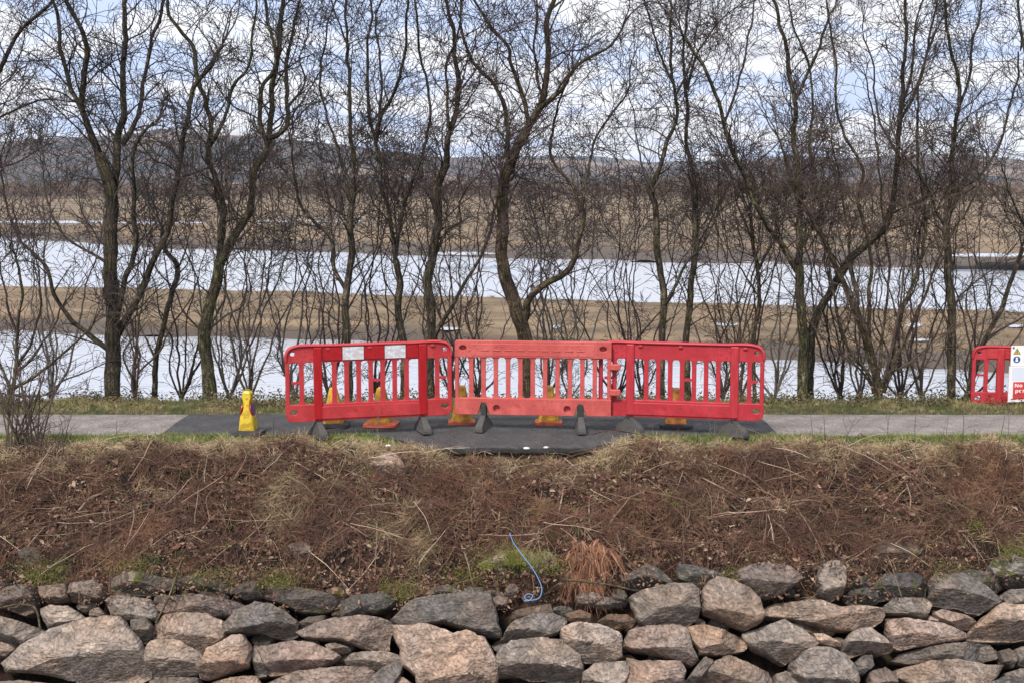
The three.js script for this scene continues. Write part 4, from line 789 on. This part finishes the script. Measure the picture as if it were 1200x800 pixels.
// ------------------------------------------------------------------ ground cover
const nrm = (x, d) => { const e = 0.05, gx = (groundY(x + e, d) - groundY(x - e, d)) / (2 * e), gd = (groundY(x, d + e) - groundY(x, d - e)) / (2 * e); return new THREE.Vector3(-gx, 1, gd).normalize(); };
function bladeTuft(seed, n, len, width, spread, droop) {
  const r = rng(seed), pos = [], idx = [];
  for (let k = 0; k < n; k++) {
    const a = r() * 6.283, l = len * (0.5 + 0.7 * r()), w = width * (0.6 + 0.8 * r()), sp = spread * (0.3 + r()), b0 = [(r() - 0.5) * spread * 0.12, (r() - 0.5) * spread * 0.12];
    let dx = Math.cos(a) * sp, dy = 1, dz = Math.sin(a) * sp, x = b0[0], y = -0.01, z = b0[1]; const sx = -Math.sin(a + r()), sz = Math.cos(a + r()), base = pos.length / 3, S = 4;
    for (let s = 0; s <= S; s++) { const ww = w * (1 - s / S) * 0.5 + 0.0004; pos.push(x - sx * ww, y, z - sz * ww, x + sx * ww, y, z + sz * ww); const q = Math.hypot(dx, dy, dz); x += dx / q * l / S; y += dy / q * l / S; z += dz / q * l / S; dy -= droop * (0.5 + r()); dx += (r() - 0.5) * 0.35; dz += (r() - 0.5) * 0.35; if (s < S) { const i = base + s * 2; idx.push(i, i + 1, i + 2, i + 1, i + 3, i + 2); } }
  }
  return geoOf(pos, idx);
}
function leafGeo(seed) {
  const r = rng(seed), pos = [], idx = [], n = 4;
  for (let i = 0; i <= n; i++) { const t = i / n, w = 0.36 * Math.sin(Math.PI * (0.08 + 0.88 * t)), y = 0.22 * Math.sin(t * 3 + seed) + 0.1 * (r() - 0.5), x = t - 0.5; pos.push(x, y + 0.12 * w, -w, x, y - 0.1, 0, x, y + 0.25 * w * r() * 2, w); if (i < n) { const a = i * 3; idx.push(a, a + 1, a + 3, a + 1, a + 4, a + 3, a + 1, a + 2, a + 4, a + 2, a + 5, a + 4); } }
  return geoOf(pos, idx);
}
function stemGeo(seed, bend, forks) {                          // unit long, arching
  const r = rng(seed), W = new Wood();
  const go = (x, y, z, dx, dy, dz, len, rad, f) => { const pts = [x, y, z], rd = [rad], n = 6; for (let k = 1; k <= n; k++) { dx += (r() - 0.5) * bend; dy += (r() - 0.5) * bend - 0.06; dz += (r() - 0.5) * bend; const l = Math.hypot(dx, dy, dz); x += dx / l * len / n; y += dy / l * len / n; z += dz / l * len / n; pts.push(x, y, z); rd.push(rad * (1 - 0.6 * k / n)); if (f && k > 1 && k < n && r() < 0.55) go(x, y, z, dx + (r() - 0.5) * 1.6, dy + (r() - 0.3), dz + (r() - 0.5) * 1.6, len * (0.25 + 0.3 * r()), rad * 0.6, f - 1); } W.tube(pts, rd, 3); };
  go(0, 0, 0, 1, 0.25, 0, 1, 0.011, forks); return W.build();
}
function scatter(name, label, category, geos, mat, count, place) {   // place(r) -> {p, q, s, c} or null; spread over the variants
  const r = rng(name.length * 977 + count), lists = geos.map(() => []);
  for (let k = 0, tries = 0; k < count && tries < count * 6; tries++) { const o = place(r); if (!o) continue; lists[k % geos.length].push(o); k++; }
  const m = new THREE.Matrix4();
  geos.forEach((g, i) => {
    const L = lists[i], im = new THREE.InstancedMesh(g, mat, L.length); im.name = numbered(name); im.userData = { label, category, kind: 'stuff' };
    L.forEach((o, k) => { m.compose(o.p, o.q, o.s); im.setMatrixAt(k, m); im.setColorAt(k, lin(...o.c)); }); scene.add(im);
  });
}
const cover = std({ roughness: 0.95, side: THREE.DoubleSide });
const Y = new THREE.Vector3(0, 1, 0), X = new THREE.Vector3(1, 0, 0);
const q1 = new THREE.Quaternion(), q2 = new THREE.Quaternion();
const stand = (n, r, lean) => { const v = n.clone(); v.x += (r() - 0.5) * lean; v.z += (r() - 0.5) * lean; v.y += 0.2; v.normalize(); return new THREE.Quaternion().setFromUnitVectors(Y, v).multiply(q1.setFromAxisAngle(Y, r() * 6.283)); };
const pick = (r, list) => list[Math.floor(r() * list.length)];
const vary = (r, c, k = 0.35) => { const f = 1 - k / 2 + k * r() * 1.2; return c.map(v => v * f); };
const gp = (x, d, up = 0) => new THREE.Vector3(x, groundY(x, d) + up, -d);
const HALF = 6.6;
// dead leaves and bracken scraps
scatter('leaf_litter', 'brown dead leaves and bracken scraps covering the bank', 'leaf litter', [leafGeo(1), leafGeo(2), leafGeo(3)], cover, 46000, r => {
  const x = (r() * 2 - 1) * HALF, d = 13.42 + 1.2 * r(); if (r() < smooth(14.25, 14.6, d) * 0.85) return null;
  if (fbm(x * 1.6, d * 2.4, 61, 3) < -0.16 && r() < 0.8) return null;
  const n = nrm(x, d), l = (0.016 + 0.045 * r() ** 3) , q = stand(n, r, 1.5);
  const c = pick(r, [[0.1, 0.053, 0.033], [0.15, 0.082, 0.05], [0.065, 0.035, 0.022], [0.21, 0.13, 0.085], [0.36, 0.255, 0.18], [0.13, 0.06, 0.04], [0.05, 0.034, 0.018], [0.17, 0.09, 0.062]]);
  return { p: gp(x, d, 0.01 + 0.03 * r()), q, s: new THREE.Vector3(l * 1.5, l * 1.2, l), c: vary(r, c) };
});
// dead bracken and bramble stems, mostly hanging down the slope
const alongSlope = (r, x, d, spread, out) => { const n = nrm(x, d), down = new THREE.Vector3(0, -1, 0).addScaledVector(n, n.y).normalize(), side = new THREE.Vector3().crossVectors(n, down), a = (r() - 0.5) * 2 * spread; const v = down.multiplyScalar(Math.cos(a)).addScaledVector(side, Math.sin(a)).addScaledVector(n, out * (r() - 0.15)).normalize(); const m = new THREE.Matrix4(), zz = new THREE.Vector3().crossVectors(v, n).normalize(), yy = new THREE.Vector3().crossVectors(zz, v); m.makeBasis(v, yy, zz); return new THREE.Quaternion().setFromRotationMatrix(m); };
scatter('dead_bracken', 'tangled reddish brown dead bracken stems hanging on the bank', 'bracken', [stemGeo(1, 0.5, 1), stemGeo(2, 0.7, 2), stemGeo(3, 0.9, 1), stemGeo(4, 0.6, 2)], cover, 11000, r => {
  const x = (r() * 2 - 1) * HALF, d = 13.44 + 1.08 * r(); if (fbm(x * 0.9, d * 1.6, 71, 3) < -0.08 && r() < 0.7) return null;
  const l = 0.14 + 0.34 * r() * r(); const c = pick(r, [[0.11, 0.05, 0.032], [0.085, 0.042, 0.028], [0.17, 0.082, 0.05], [0.23, 0.14, 0.084], [0.065, 0.042, 0.028], [0.145, 0.06, 0.042]]);
  return { p: gp(x, d, 0.02 + 0.05 * r()), q: alongSlope(r, x, d, 1.9, 0.7), s: new THREE.Vector3(l, l, l * (0.7 + r() * 0.5)), c: vary(r, c) };
});
scatter('bramble_stems', 'long arching bare bramble stems sprawling over the bank', 'bramble', [stemGeo(11, 0.35, 0), stemGeo(12, 0.5, 1), stemGeo(13, 0.45, 0)], cover, 2300, r => {
  const x = (r() * 2 - 1) * HALF, d = 13.5 + 1.1 * r(); if (fbm(x * 1.3, d * 2, 77, 3) < -0.05 && r() < 0.75) return null; const l = 0.25 + 0.65 * r() ** 3; const c = pick(r, [[0.13, 0.065, 0.046], [0.25, 0.165, 0.105], [0.16, 0.095, 0.062], [0.09, 0.045, 0.036], [0.44, 0.33, 0.235], [0.15, 0.075, 0.052]]);
  return { p: gp(x, d, 0.05 + 0.05 * r()), q: alongSlope(r, x, d, 1.6, 0.8), s: new THREE.Vector3(l, l * 0.65, l * 0.65), c: vary(r, c) };
});
// straw coloured dead grass at the crest and in hanging tussocks
const tussock = (x, d) => fbm(x * 1.1, d * 1.9, 81, 3);
scatter('dry_grass', 'pale dry grass drooping from the crest of the bank', 'grass', [bladeTuft(1, 14, 0.2, 0.007, 0.9, 0.42), bladeTuft(2, 14, 0.26, 0.007, 0.7, 0.5), bladeTuft(3, 10, 0.16, 0.008, 1.3, 0.3)], cover, 3300, r => {
  const x = (r() * 2 - 1) * HALF, d = 13.6 + 1.45 * r() ** 0.6, t = tussock(x, d); const keep = smooth(14.32, 14.6, d) * (1 - 0.97 * smooth(14.58, 14.74, d)) * (0.25 + 0.75 * smooth(-0.2, 0.12, fbm(x * 0.9, d, 83, 2))) + smooth(0.1, 0.25, t) * 0.3 + 0.02; if (r() > keep) return null;
  if (patchBulge(x) > 0.04 && d > 15.04 - patchBulge(x)) return null;
  const n = nrm(x, d); n.z += 1.0; n.normalize(); const s = (0.42 + 0.5 * r()) * (1 - 0.6 * smooth(14.5, 14.8, d)); const c = pick(r, [[0.42, 0.32, 0.2], [0.36, 0.26, 0.155], [0.47, 0.37, 0.235], [0.28, 0.195, 0.115], [0.25, 0.2, 0.09]]);
  return { p: gp(x, d, 0), q: stand(n, r, 0.7), s: new THREE.Vector3(s, s, s), c: vary(r, c) };
});
// green grass: path edge, patches on the bank, and the verge under the trees
scatter('green_grass', 'short green grass along both edges of the path', 'grass', [bladeTuft(4, 12, 0.075, 0.006, 0.8, 0.16), bladeTuft(5, 12, 0.1, 0.006, 0.6, 0.2), bladeTuft(6, 9, 0.06, 0.006, 1.0, 0.12)], cover, 24000, r => {
  const x = (r() * 2 - 1) * 8.2; let d, s = 0.6 + 0.6 * r();
  const w = r();
  if (w < 0.42) { d = 14.62 + 0.48 * Math.sqrt(r()); s *= 0.95; if (patchBulge(x) > 0.04 && d > 15.02 - patchBulge(x)) return null; if (fbm(x * 1.1, d * 1.8, 91, 3) < -0.1 && r() < 0.7) return null; }
  else if (w < 0.5) { d = 13.6 + 0.9 * r(); if (fbm(x * 1.5, d * 2.1, 95, 3) < 0.1) return null; s *= 1.1; }
  else { d = 16.53 + 1.25 * r() ** 1.3; s *= 0.42 + 0.4 * smooth(16.5, 17.0, d); }
  const dry = fbm(x * 1.3, d * 2, 93, 3) > -0.08; const c = dry && d > 16 && r() < 0.85 ? pick(r, [[0.27, 0.22, 0.095], [0.2, 0.18, 0.07], [0.34, 0.27, 0.14]]) : pick(r, d > 16 ? [[0.1, 0.12, 0.035], [0.13, 0.13, 0.05], [0.17, 0.15, 0.07], [0.08, 0.095, 0.03]] : [[0.13, 0.185, 0.035], [0.11, 0.15, 0.035], [0.18, 0.21, 0.055], [0.22, 0.21, 0.08]]);
  return { p: gp(x, d, -0.005), q: stand(Y.clone(), r, 0.7), s: new THREE.Vector3(s, s, s), c: vary(r, c) };
});
scatter('verge_leaves', 'low bramble and ivy leaves at the feet of the trees', 'undergrowth', [leafGeo(5), leafGeo(6)], cover, 14000, r => {
  const x = (r() * 2 - 1) * 8.2, d = 16.95 + 1.6 * r(); if (fbm(x * 1.2, d * 1.2, 99, 3) < -0.05) return null;
  const l = 0.016 + 0.02 * r(), c = pick(r, [[0.06, 0.07, 0.025], [0.09, 0.085, 0.035], [0.1, 0.07, 0.04], [0.14, 0.095, 0.055], [0.05, 0.055, 0.02]]);
  return { p: gp(x, d, 0.03 + 0.2 * r() * r() * (1 + 1.2 * fbm(x * 2, d, 98, 2))), q: stand(Y.clone(), r, 3), s: new THREE.Vector3(l * 1.3, l, l), c: vary(r, c) };
});
// marsh tussocks
{
  const f = line([[0, 391], [300, 397], [900, 427], [1200, 438]]), b = line([[0, 343], [300, 349], [600, 357], [900, 367], [1200, 375]]);
  scatter('marsh_grass', 'tawny tussocks of salt marsh grass on the near marsh', 'grass', [bladeTuft(7, 16, 0.4, 0.03, 0.9, 0.2), bladeTuft(8, 16, 0.5, 0.03, 0.7, 0.25)], cover, 4500, r => {
    const px = -120 + 1440 * r(), t = 0.1 + 0.86 * r(), A = onLevel(px, f(px), WATER), B = onLevel(px, b(px), WATER); const x = lerp(A.x, B.x, t), z = lerp(A.z, B.z, t), s = 0.3 + 0.35 * r();
    if (fbm(x * 0.25, z * 0.5, 41, 3) < -0.1) return null;
    return { p: new THREE.Vector3(x, WATER + 0.34, z), q: stand(Y.clone(), r, 0.4), s: new THREE.Vector3(s, s * 0.7, s), c: vary(r, pick(r, [[0.21, 0.14, 0.06], [0.27, 0.185, 0.085], [0.16, 0.11, 0.046], [0.13, 0.095, 0.042]])) };
  });
}
// ------------------------------------------------------------------ single things on the bank
// the bank surface seen at a pixel
function onBank(px, py, lift = 0) { const [a, b] = ray(px, py); let lo = 12.5, hi = 15.4; for (let d = lo; d < hi; d += 0.02) if (EYE + b * d <= groundY(a * d, d) + 0.0) { lo = d; break; } const d = lo; return new THREE.Vector3(a * d, EYE + b * d + lift, -d + lift * 0.5); }
function boulder(name, label, pts, tone, seed, out, off) {
  const poly = pairs(pts).map(([px, py]) => { const v = onBank(px, py); return v; });
  const c = poly.reduce((a, v) => a.add(v), new THREE.Vector3()).multiplyScalar(1 / poly.length);
  const flat = pairs(pts).map(([px, py]) => onPlane(px, py, c, bankU, bankN));
  const { g, cs, ct } = rockGeo(flat.map(q => [q[0], q[1]]), seed, { out });
  const m = single(name, label, 'stone', g, rockTone(tone, seed), 'stones lying on the bank'); placeRock(m, cs, ct, c, bankU, bankN, bankQ, off ?? 0); return m;
}
boulder('flat_stone', 'pale flat stone half buried in dry grass below the barriers', [432, 546, 447, 538, 464, 539, 477, 555, 470, 559, 446, 557], 4, 301, 0.4, 0.08);
boulder('embedded_stone', 'small grey stone sunk in leaf litter on the left of the bank', [338, 643, 349, 636, 362, 639, 366, 649, 346, 653], 0, 302, 0.3);
boulder('embedded_stone', 'dark lump of earth covered rock above the right end of the wall', [1000, 655, 1020, 641, 1042, 636, 1070, 641, 1077, 655, 1060, 666, 1025, 668, 1005, 664], 5, 303, 0.4);
boulder('embedded_stone', 'grey stone showing above the wall near the left shrub', [20, 650, 32, 643, 46, 645, 48, 655, 30, 660], 3, 304, 0.3);
{
  const b = boulder('mossy_boulder', 'boulder with a bright green moss cap beside the blue rope', [560, 652, 575, 641, 610, 643, 645, 654, 652, 668, 600, 674, 566, 666], 0, 305, 0.45, 0.02);
  const r = rng(9), g = bladeTuft(21, 10, 0.03, 0.008, 1.2, 0.1), geos = []; b.geometry.computeBoundingBox(); const p = b.geometry.attributes.position, nn = b.geometry.attributes.normal;
  for (let k = 0; k < 2600; k++) { const i = Math.floor(r() * p.count); if (p.getZ(i) < 0.03 || fbm(p.getX(i) * 5, p.getY(i) * 5, 3) < -0.12) continue; const h = g.clone(); h.applyQuaternion(q2.setFromUnitVectors(Y, new THREE.Vector3(nn.getX(i), nn.getY(i), nn.getZ(i)))); h.translate(p.getX(i) + (r() - 0.5) * 0.05, p.getY(i) + (r() - 0.5) * 0.05, p.getZ(i) - 0.002); geos.push(h); if (geos.length > 700) break; }
  if (geos.length) { const m = part(b, 'moss', mergeGeometries(geos), std({ color: lin(0.2, 0.21, 0.03), roughness: 1, side: THREE.DoubleSide })); m.userData.kind = 'stuff'; }
}
function rod(pts, rad, lift, sides = 6) { const V = pairs(pts).map(([px, py], k) => onBank(px, py, lift * (0.6 + 0.5 * Math.sin(k * 1.7)))); const c = new THREE.CatmullRomCurve3(V, false, 'centripetal'), n = Math.max(8, V.length * 6), W = new Wood(), flat = [], rr = []; for (let k = 0; k <= n; k++) { const q = c.getPoint(k / n); flat.push(q.x, q.y, q.z); rr.push(rad * (1 - 0.45 * k / n)); } W.tube(flat, rr, sides); return W.build(); }
const pale = std({ color: lin(0.46, 0.36, 0.26), map: barkMap, roughness: 0.9 }), buff = std({ color: lin(0.3, 0.2, 0.14), roughness: 0.9 });
const STICK = 'thin pale dead stem lying across the brown bank';
for (const [pts, rad, label] of [
  [[55, 569, 63, 585, 74, 602, 90, 633], 0.013, 'straight pale stick lying on the bank below the left shrub'],
  [[1022, 593, 1012, 618, 1003, 640, 994, 658], 0.013, 'straight pale stick pointing down to the earth covered rock'],
  [[842, 583, 862, 604, 880, 625, 895, 645], 0.012, 'long pale stick slanting down the bank below the crimson barrier'],
  [[822, 563, 845, 578, 872, 588, 905, 592], 0.011], [[92, 602, 110, 588, 140, 583, 150, 586], 0.012], [[400, 614, 418, 627, 436, 633, 455, 628], 0.011], [[692, 622, 690, 600, 692, 584, 700, 581], 0.011],
  [[142, 660, 150, 676, 164, 687, 178, 686, 186, 660, 194, 640], 0.01, 'looping green tinged stem hanging over the left stones'],
  [[540, 640, 548, 665, 556, 690, 570, 700], 0.009], [[905, 612, 920, 630, 932, 655, 938, 668], 0.01], [[1040, 650, 1060, 636, 1090, 637], 0.01], [[1062, 570, 1066, 590, 1065, 605], 0.009], [[246, 612, 243, 590, 250, 578, 275, 574], 0.01], [[150, 640, 158, 612, 156, 596], 0.009], [[660, 580, 655, 605, 650, 620, 640, 640], 0.01], [[1000, 540, 1040, 548, 1075, 560], 0.011], [[720, 605, 745, 600, 770, 612], 0.009],
]) single('dead_stick', label ?? STICK, 'stick', rod(pts, rad, 0.07), label ? pale : buff, 'dead sticks on the bank');
for (const [pts, label] of [[[213, 655, 206, 675, 197, 700, 182, 730], 'bent tan stem hanging down between the left stones'], [[660, 679, 690, 682, 720, 686, 737, 690], 'tan stick lying across the hanging rust coloured fern'], [[0, 712, 22, 708, 40, 712, 47, 738], 'tan stick bent over the corner stones']]) {
  const V = pairs(pts).map(([px, py]) => { const [s, t] = onPlane(px, py, wallP.clone().addScaledVector(wallN, 0.2), wallU, wallN); return wallP.clone().addScaledVector(wallN, 0.2).addScaledVector(wallU, t).setX(s); });
  single('dead_stick', label, 'stick', new THREE.TubeGeometry(new THREE.CatmullRomCurve3(V), 20, 0.011, 6), pale, 'dead sticks on the bank');
}
{ // rope
  const V = [[597, 624], [602, 636], [612, 650], [622, 663], [630, 676], [635, 690], [632, 700], [622, 703], [615, 701], [617, 696], [624, 697], [621, 703], [614, 704]].map(([px, py]) => { const P0 = wallP.clone().addScaledVector(wallN, py < 660 ? 0.2 + (660 - py) * 0.001 : 0.22); const [s, t] = onPlane(px, py, P0, wallU, wallN); return P0.addScaledVector(wallU, t).setX(s); });
  single('rope', 'thin blue rope trailing down from the mossy boulder into a loop', 'rope', new THREE.TubeGeometry(new THREE.CatmullRomCurve3(V), 90, 0.005, 6), std({ color: lin(0.1, 0.24, 0.46), roughness: 0.6 }));
}
{ // rust coloured fern hanging over the stones
  const r = rng(19), pos = [], idx = [], root = onBank(690, 640), o = root.clone();
  const tints = [[1.25, 1.2, 1.15], [0.85, 0.8, 0.8], [0.5, 0.46, 0.45], [1.6, 1.7, 1.75]], col = [];
  for (let c = 0; c < 46; c++) {
    const ox = (r() - 0.5) * 0.44, oy = 0.1 - 0.42 * r(), oz = 0.1 + 0.12 * r() - 0.2 * oy, lx = (r() - 0.5) * 1.5 + ox * 1.2, lz = 0.2 + 0.6 * r(), L = 0.12 + 0.3 * r(), nb = 10 + Math.floor(r() * 22);
    for (let k = 0; k < nb; k++) {
      let x = ox + (r() - 0.5) * 0.05, y = oy + (r() - 0.5) * 0.03, z = oz + (r() - 0.5) * 0.03, dx = lx + (r() - 0.5) * 0.9, dy = -0.15 - 0.8 * r(), dz = lz + (r() - 0.5) * 0.5; const stray = r() < 0.12, l = L * (0.5 + 0.8 * r()), w = 0.0022 + 0.008 * r() ** 3, base = pos.length / 3, S = 5, tw = r() - 0.5, t = pick(r, tints);
      if (stray) { dx = (r() - 0.5) * 4; dy = 0.3 * (r() - 0.5); }
      for (let s = 0; s <= S; s++) { const ww = w * (1 - 0.7 * s / S); pos.push(x - ww, y, z - ww * tw, x + ww, y + ww * tw, z + ww * tw); col.push(...t, ...t); const q = Math.hypot(dx, dy, dz); x += dx / q * l / S; y += dy / q * l / S; z += dz / q * l / S; dy -= stray ? 0.1 : 0.3; dx = dx * 0.9 + (r() - 0.5) * 0.5; dz = dz * 0.75 + (r() - 0.5) * 0.3; if (s < S) { const i = base + s * 2; idx.push(i, i + 1, i + 2, i + 1, i + 3, i + 2); } }
    }
  }
  const m = single('dead_fern', 'rust coloured clump of dead fern hanging over the stones by the rope', 'fern', geoOf(pos, idx, null, col), std({ vertexColors: true, color: lin(0.23, 0.112, 0.064), roughness: 0.95, side: THREE.DoubleSide })); m.position.copy(o);
}
// shrub on the near edge of the path at the left, and lone weed stems along the crest
function stems(label, px, py, list, seed, mat, o = {}) {
  const r = rng(seed), foot = onBank(px, py), T = thing(o.name ?? 'shrub', label, o.category ?? 'shrub', o.group, foot), tw = new Wood();
  for (const [x, y, rad] of list) { const e = at(x, y, -foot.z + (r() - 0.5) * 0.3), W = new Wood(), n = 8, a = new THREE.Vector3((r() - 0.5) * (o.spread ?? 0.1), -0.06, (r() - 0.5) * 0.1), b = e.sub(foot), flat = [], rr = [], mid = a.clone().lerp(b, 0.5).add(new THREE.Vector3((r() - 0.5) * 0.1, 0.04, (r() - 0.5) * 0.1)); const c = new THREE.QuadraticBezierCurve3(a, mid, b);
    for (let k = 0; k <= n; k++) { const q = c.getPoint(k / n); flat.push(q.x, q.y, q.z); rr.push(rad * (1 - 0.6 * k / n)); } W.tube(flat, rr, 5); part(T, 'stem', W.build(), mat);
    for (let k = 2; k < n; k++) if (r() < (o.bud ?? 0.5)) shoot(tw, r, flat[k * 3], flat[k * 3 + 1], flat[k * 3 + 2], (r() - 0.5) * 1.4, 0.8, (r() - 0.5) * 1.2, 0.14 + 0.25 * r(), rad * 0.45, 2, { ...DEF, fine: 0.0022, step: 0.07 }); }
  if (tw.i.length) part(T, 'twigs', tw.build(), mat);
}
{
  const r = rng(88);
  stems('bare twiggy shrub growing from the bank at the left edge of the path', 24, 532, Array.from({ length: 26 }, (_, k) => [-26 + 4.2 * k + (r() - 0.5) * 18, 400 + 85 * r(), 0.008 + 0.006 * r()]), 5, TWIG.tan, { spread: 0.55, bud: 0.6 });
  stems('smaller bare shrub with reddish twigs beside the left shrub', 60, 545, Array.from({ length: 9 }, (_, k) => [30 + 7 * k + (r() - 0.5) * 10, 478 + 40 * r(), 0.006]), 6, TWIG.purple, { spread: 0.4 });
  const weeds = [[968, 528, 965, 478], [952, 530, 950, 483], [1042, 526, 1043, 484], [1076, 526, 1075, 480], [1108, 524, 1112, 484], [1126, 524, 1130, 488], [1168, 530, 1178, 486], [1182, 530, 1183, 490], [70, 524, 69, 488], [135, 522, 136, 490], [984, 528, 1004, 486], [440, 524, 442, 488], [322, 522, 321, 490], [835, 528, 838, 500]];
  weeds.forEach(([bx, by, tx, ty], k) => stems('single dry weed stem standing up from the crest in front of the path', bx, by, [[tx, ty, 0.006]], 60 + k, TWIG.grey, { name: 'weed_stem', category: 'weed', group: 'dry weed stems along the crest', spread: 0.01, bud: 0.3 }));
}
for (const [px, py, w, label] of [[455, 525, 0.024, 'white pebble at the left end of the crumbling asphalt edge'], [617, 528, 0.027, 'larger white pebble of a pair below the salmon barrier'], [640, 527, 0.022, 'smaller white pebble of a pair below the salmon barrier']]) {
  const v = onLevel(px, py - 2, -0.02), g = new THREE.IcosahedronGeometry(w, 2), p = g.attributes.position; for (let i = 0; i < p.count; i++) { const k = 1 + 0.25 * n3(p.getX(i) * 30 + px, p.getY(i) * 30, p.getZ(i) * 30); p.setXYZ(i, p.getX(i) * k * 1.3, p.getY(i) * k * 0.6, p.getZ(i) * k); } g.computeVertexNormals();
  const m = single('white_pebble', label, 'pebble', g, std({ color: lin(0.55, 0.54, 0.5), roughness: 0.8 }), 'white pebbles at the asphalt edge'); m.position.copy(v); m.position.y += 0.012;
}

{ // moss cushions on the lower bank
  const spots = [[50, 668, 26], [150, 662, 22], [330, 682, 24], [470, 690, 16], [545, 672, 22], [795, 588, 16], [1155, 612, 26], [1110, 590, 18], [1190, 640, 16], [440, 612, 22], [645, 598, 14], [740, 600, 12]];
  scatter('moss', 'yellow green moss cushions scattered low on the bank', 'moss', [bladeTuft(31, 14, 0.028, 0.009, 1.3, 0.1)], cover, 1700, r => { const [px, py, w] = pick(r, spots), a = r() * 6.283, k = Math.sqrt(r()), p = onBank(px + w * k * Math.cos(a), py + w * 0.4 * k * Math.sin(a), 0.012); if (p.z > -13.45) return null; const s = 0.7 + 0.9 * r(); return { p, q: stand(nrm(p.x, -p.z), r, 0.8), s: new THREE.Vector3(s, s, s), c: vary(r, pick(r, [[0.13, 0.14, 0.025], [0.17, 0.17, 0.035], [0.1, 0.11, 0.022]])) }; });
}

// leaves and broken stems lodged on the top course of stones
scatter('lodged_leaves', 'dead leaves and stems lodged among the top stones of the wall', 'leaf litter', [leafGeo(8), leafGeo(9)], cover, 2600, r => {
  const px = -40 + 1280 * r(), top = px < 600 ? 664 : 652, py = top + 52 * r() ** 1.5 + 14 * fbm(px * 0.02, 3, 2, 3); if (fbm(px * 0.02, py * 0.04, 7, 3) < -0.03) return null;
  const off = 0.12 + 0.06 * r() - 0.1 * (py - top) / 52, P0 = wallP.clone().addScaledVector(wallN, off), [s, t] = onPlane(px, py, P0, wallU, wallN), l = 0.014 + 0.03 * r() * r();
  return { p: P0.addScaledVector(wallU, t).setX(s), q: stand(wallN.clone(), r, 1.6), s: new THREE.Vector3(l * 1.5, l, l), c: vary(r, pick(r, [[0.1, 0.052, 0.032], [0.14, 0.075, 0.045], [0.07, 0.036, 0.023], [0.2, 0.12, 0.076], [0.05, 0.04, 0.02]])) };
});

// mats of dead bracken fronds overhanging the hollows
scatter('bracken_mat', 'drooping mats of dark russet dead bracken on the bank', 'bracken', [bladeTuft(41, 22, 0.22, 0.009, 1.1, 0.5), bladeTuft(42, 18, 0.28, 0.008, 0.8, 0.6), bladeTuft(43, 24, 0.16, 0.01, 1.4, 0.35)], cover, 2700, r => {
  const x = (r() * 2 - 1) * HALF, d = 13.5 + 0.98 * r(), t = fbm(x * 1.2, d * 2.1, 121, 3); if (t < 0.0 + 0.12 * r()) return null;
  const n = nrm(x, d); n.z += 0.5; n.normalize(); const s = 0.5 + 0.6 * r(), k = fbm(x * 0.7, d * 0.9, 131, 2);
  return { p: gp(x, d, 0.015), q: stand(n, r, 1.1), s: new THREE.Vector3(s, s, s), c: vary(r, k > 0.08 ? pick(r, [[0.15, 0.074, 0.042], [0.11, 0.052, 0.032], [0.2, 0.112, 0.064]]) : k < -0.17 ? pick(r, [[0.23, 0.16, 0.09], [0.15, 0.12, 0.055], [0.28, 0.2, 0.12]]) : pick(r, [[0.09, 0.048, 0.032], [0.12, 0.06, 0.04], [0.07, 0.042, 0.028]])) };
});

scatter('wall_moss', 'green moss growing over the top stones of the wall', 'moss', [bladeTuft(33, 14, 0.024, 0.009, 1.3, 0.1)], cover, 480, r => {
  const [px, py, w, h] = pick(r, [[48, 668, 30, 9], [160, 660, 20, 6], [245, 676, 40, 7], [330, 678, 34, 9], [468, 689, 18, 7], [585, 655, 26, 12], [640, 660, 14, 10], [880, 676, 20, 5], [1190, 646, 16, 8], [1130, 668, 20, 4]]), a = r() * 6.283, k = 1.5 * r();
  const X0 = px + w * k * Math.cos(a), Y0 = py + h * k * Math.sin(a); if (fbm(X0 * 0.09, Y0 * 0.16, 3, 3) < 0.04) return null;
  const P0 = wallP.clone().addScaledVector(wallN, 0.04 + 0.07 * r()), [q, t] = onPlane(X0, Y0, P0, wallU, wallN), s = 0.7 + 0.9 * r();
  return { p: P0.addScaledVector(wallU, t).setX(q), q: stand(wallN.clone(), r, 0.8), s: new THREE.Vector3(s, s, s), c: vary(r, pick(r, [[0.1, 0.1, 0.022], [0.15, 0.135, 0.032], [0.07, 0.078, 0.02]])) };
});

// ------------------------------------------------------------------ finish
scene.traverse(o => { if (o.isMesh) { o.castShadow = true; o.receiveShadow = true; } });
{ let t = 0; scene.traverse(o => { if (o.isMesh && !o.isInstancedMesh) t += (o.geometry.index ? o.geometry.index.count : o.geometry.attributes.position.count) / 3; }); console.log('triangles', Math.round(t), 'wall stones', wall.children.length); }
renderer.render(scene, camera);
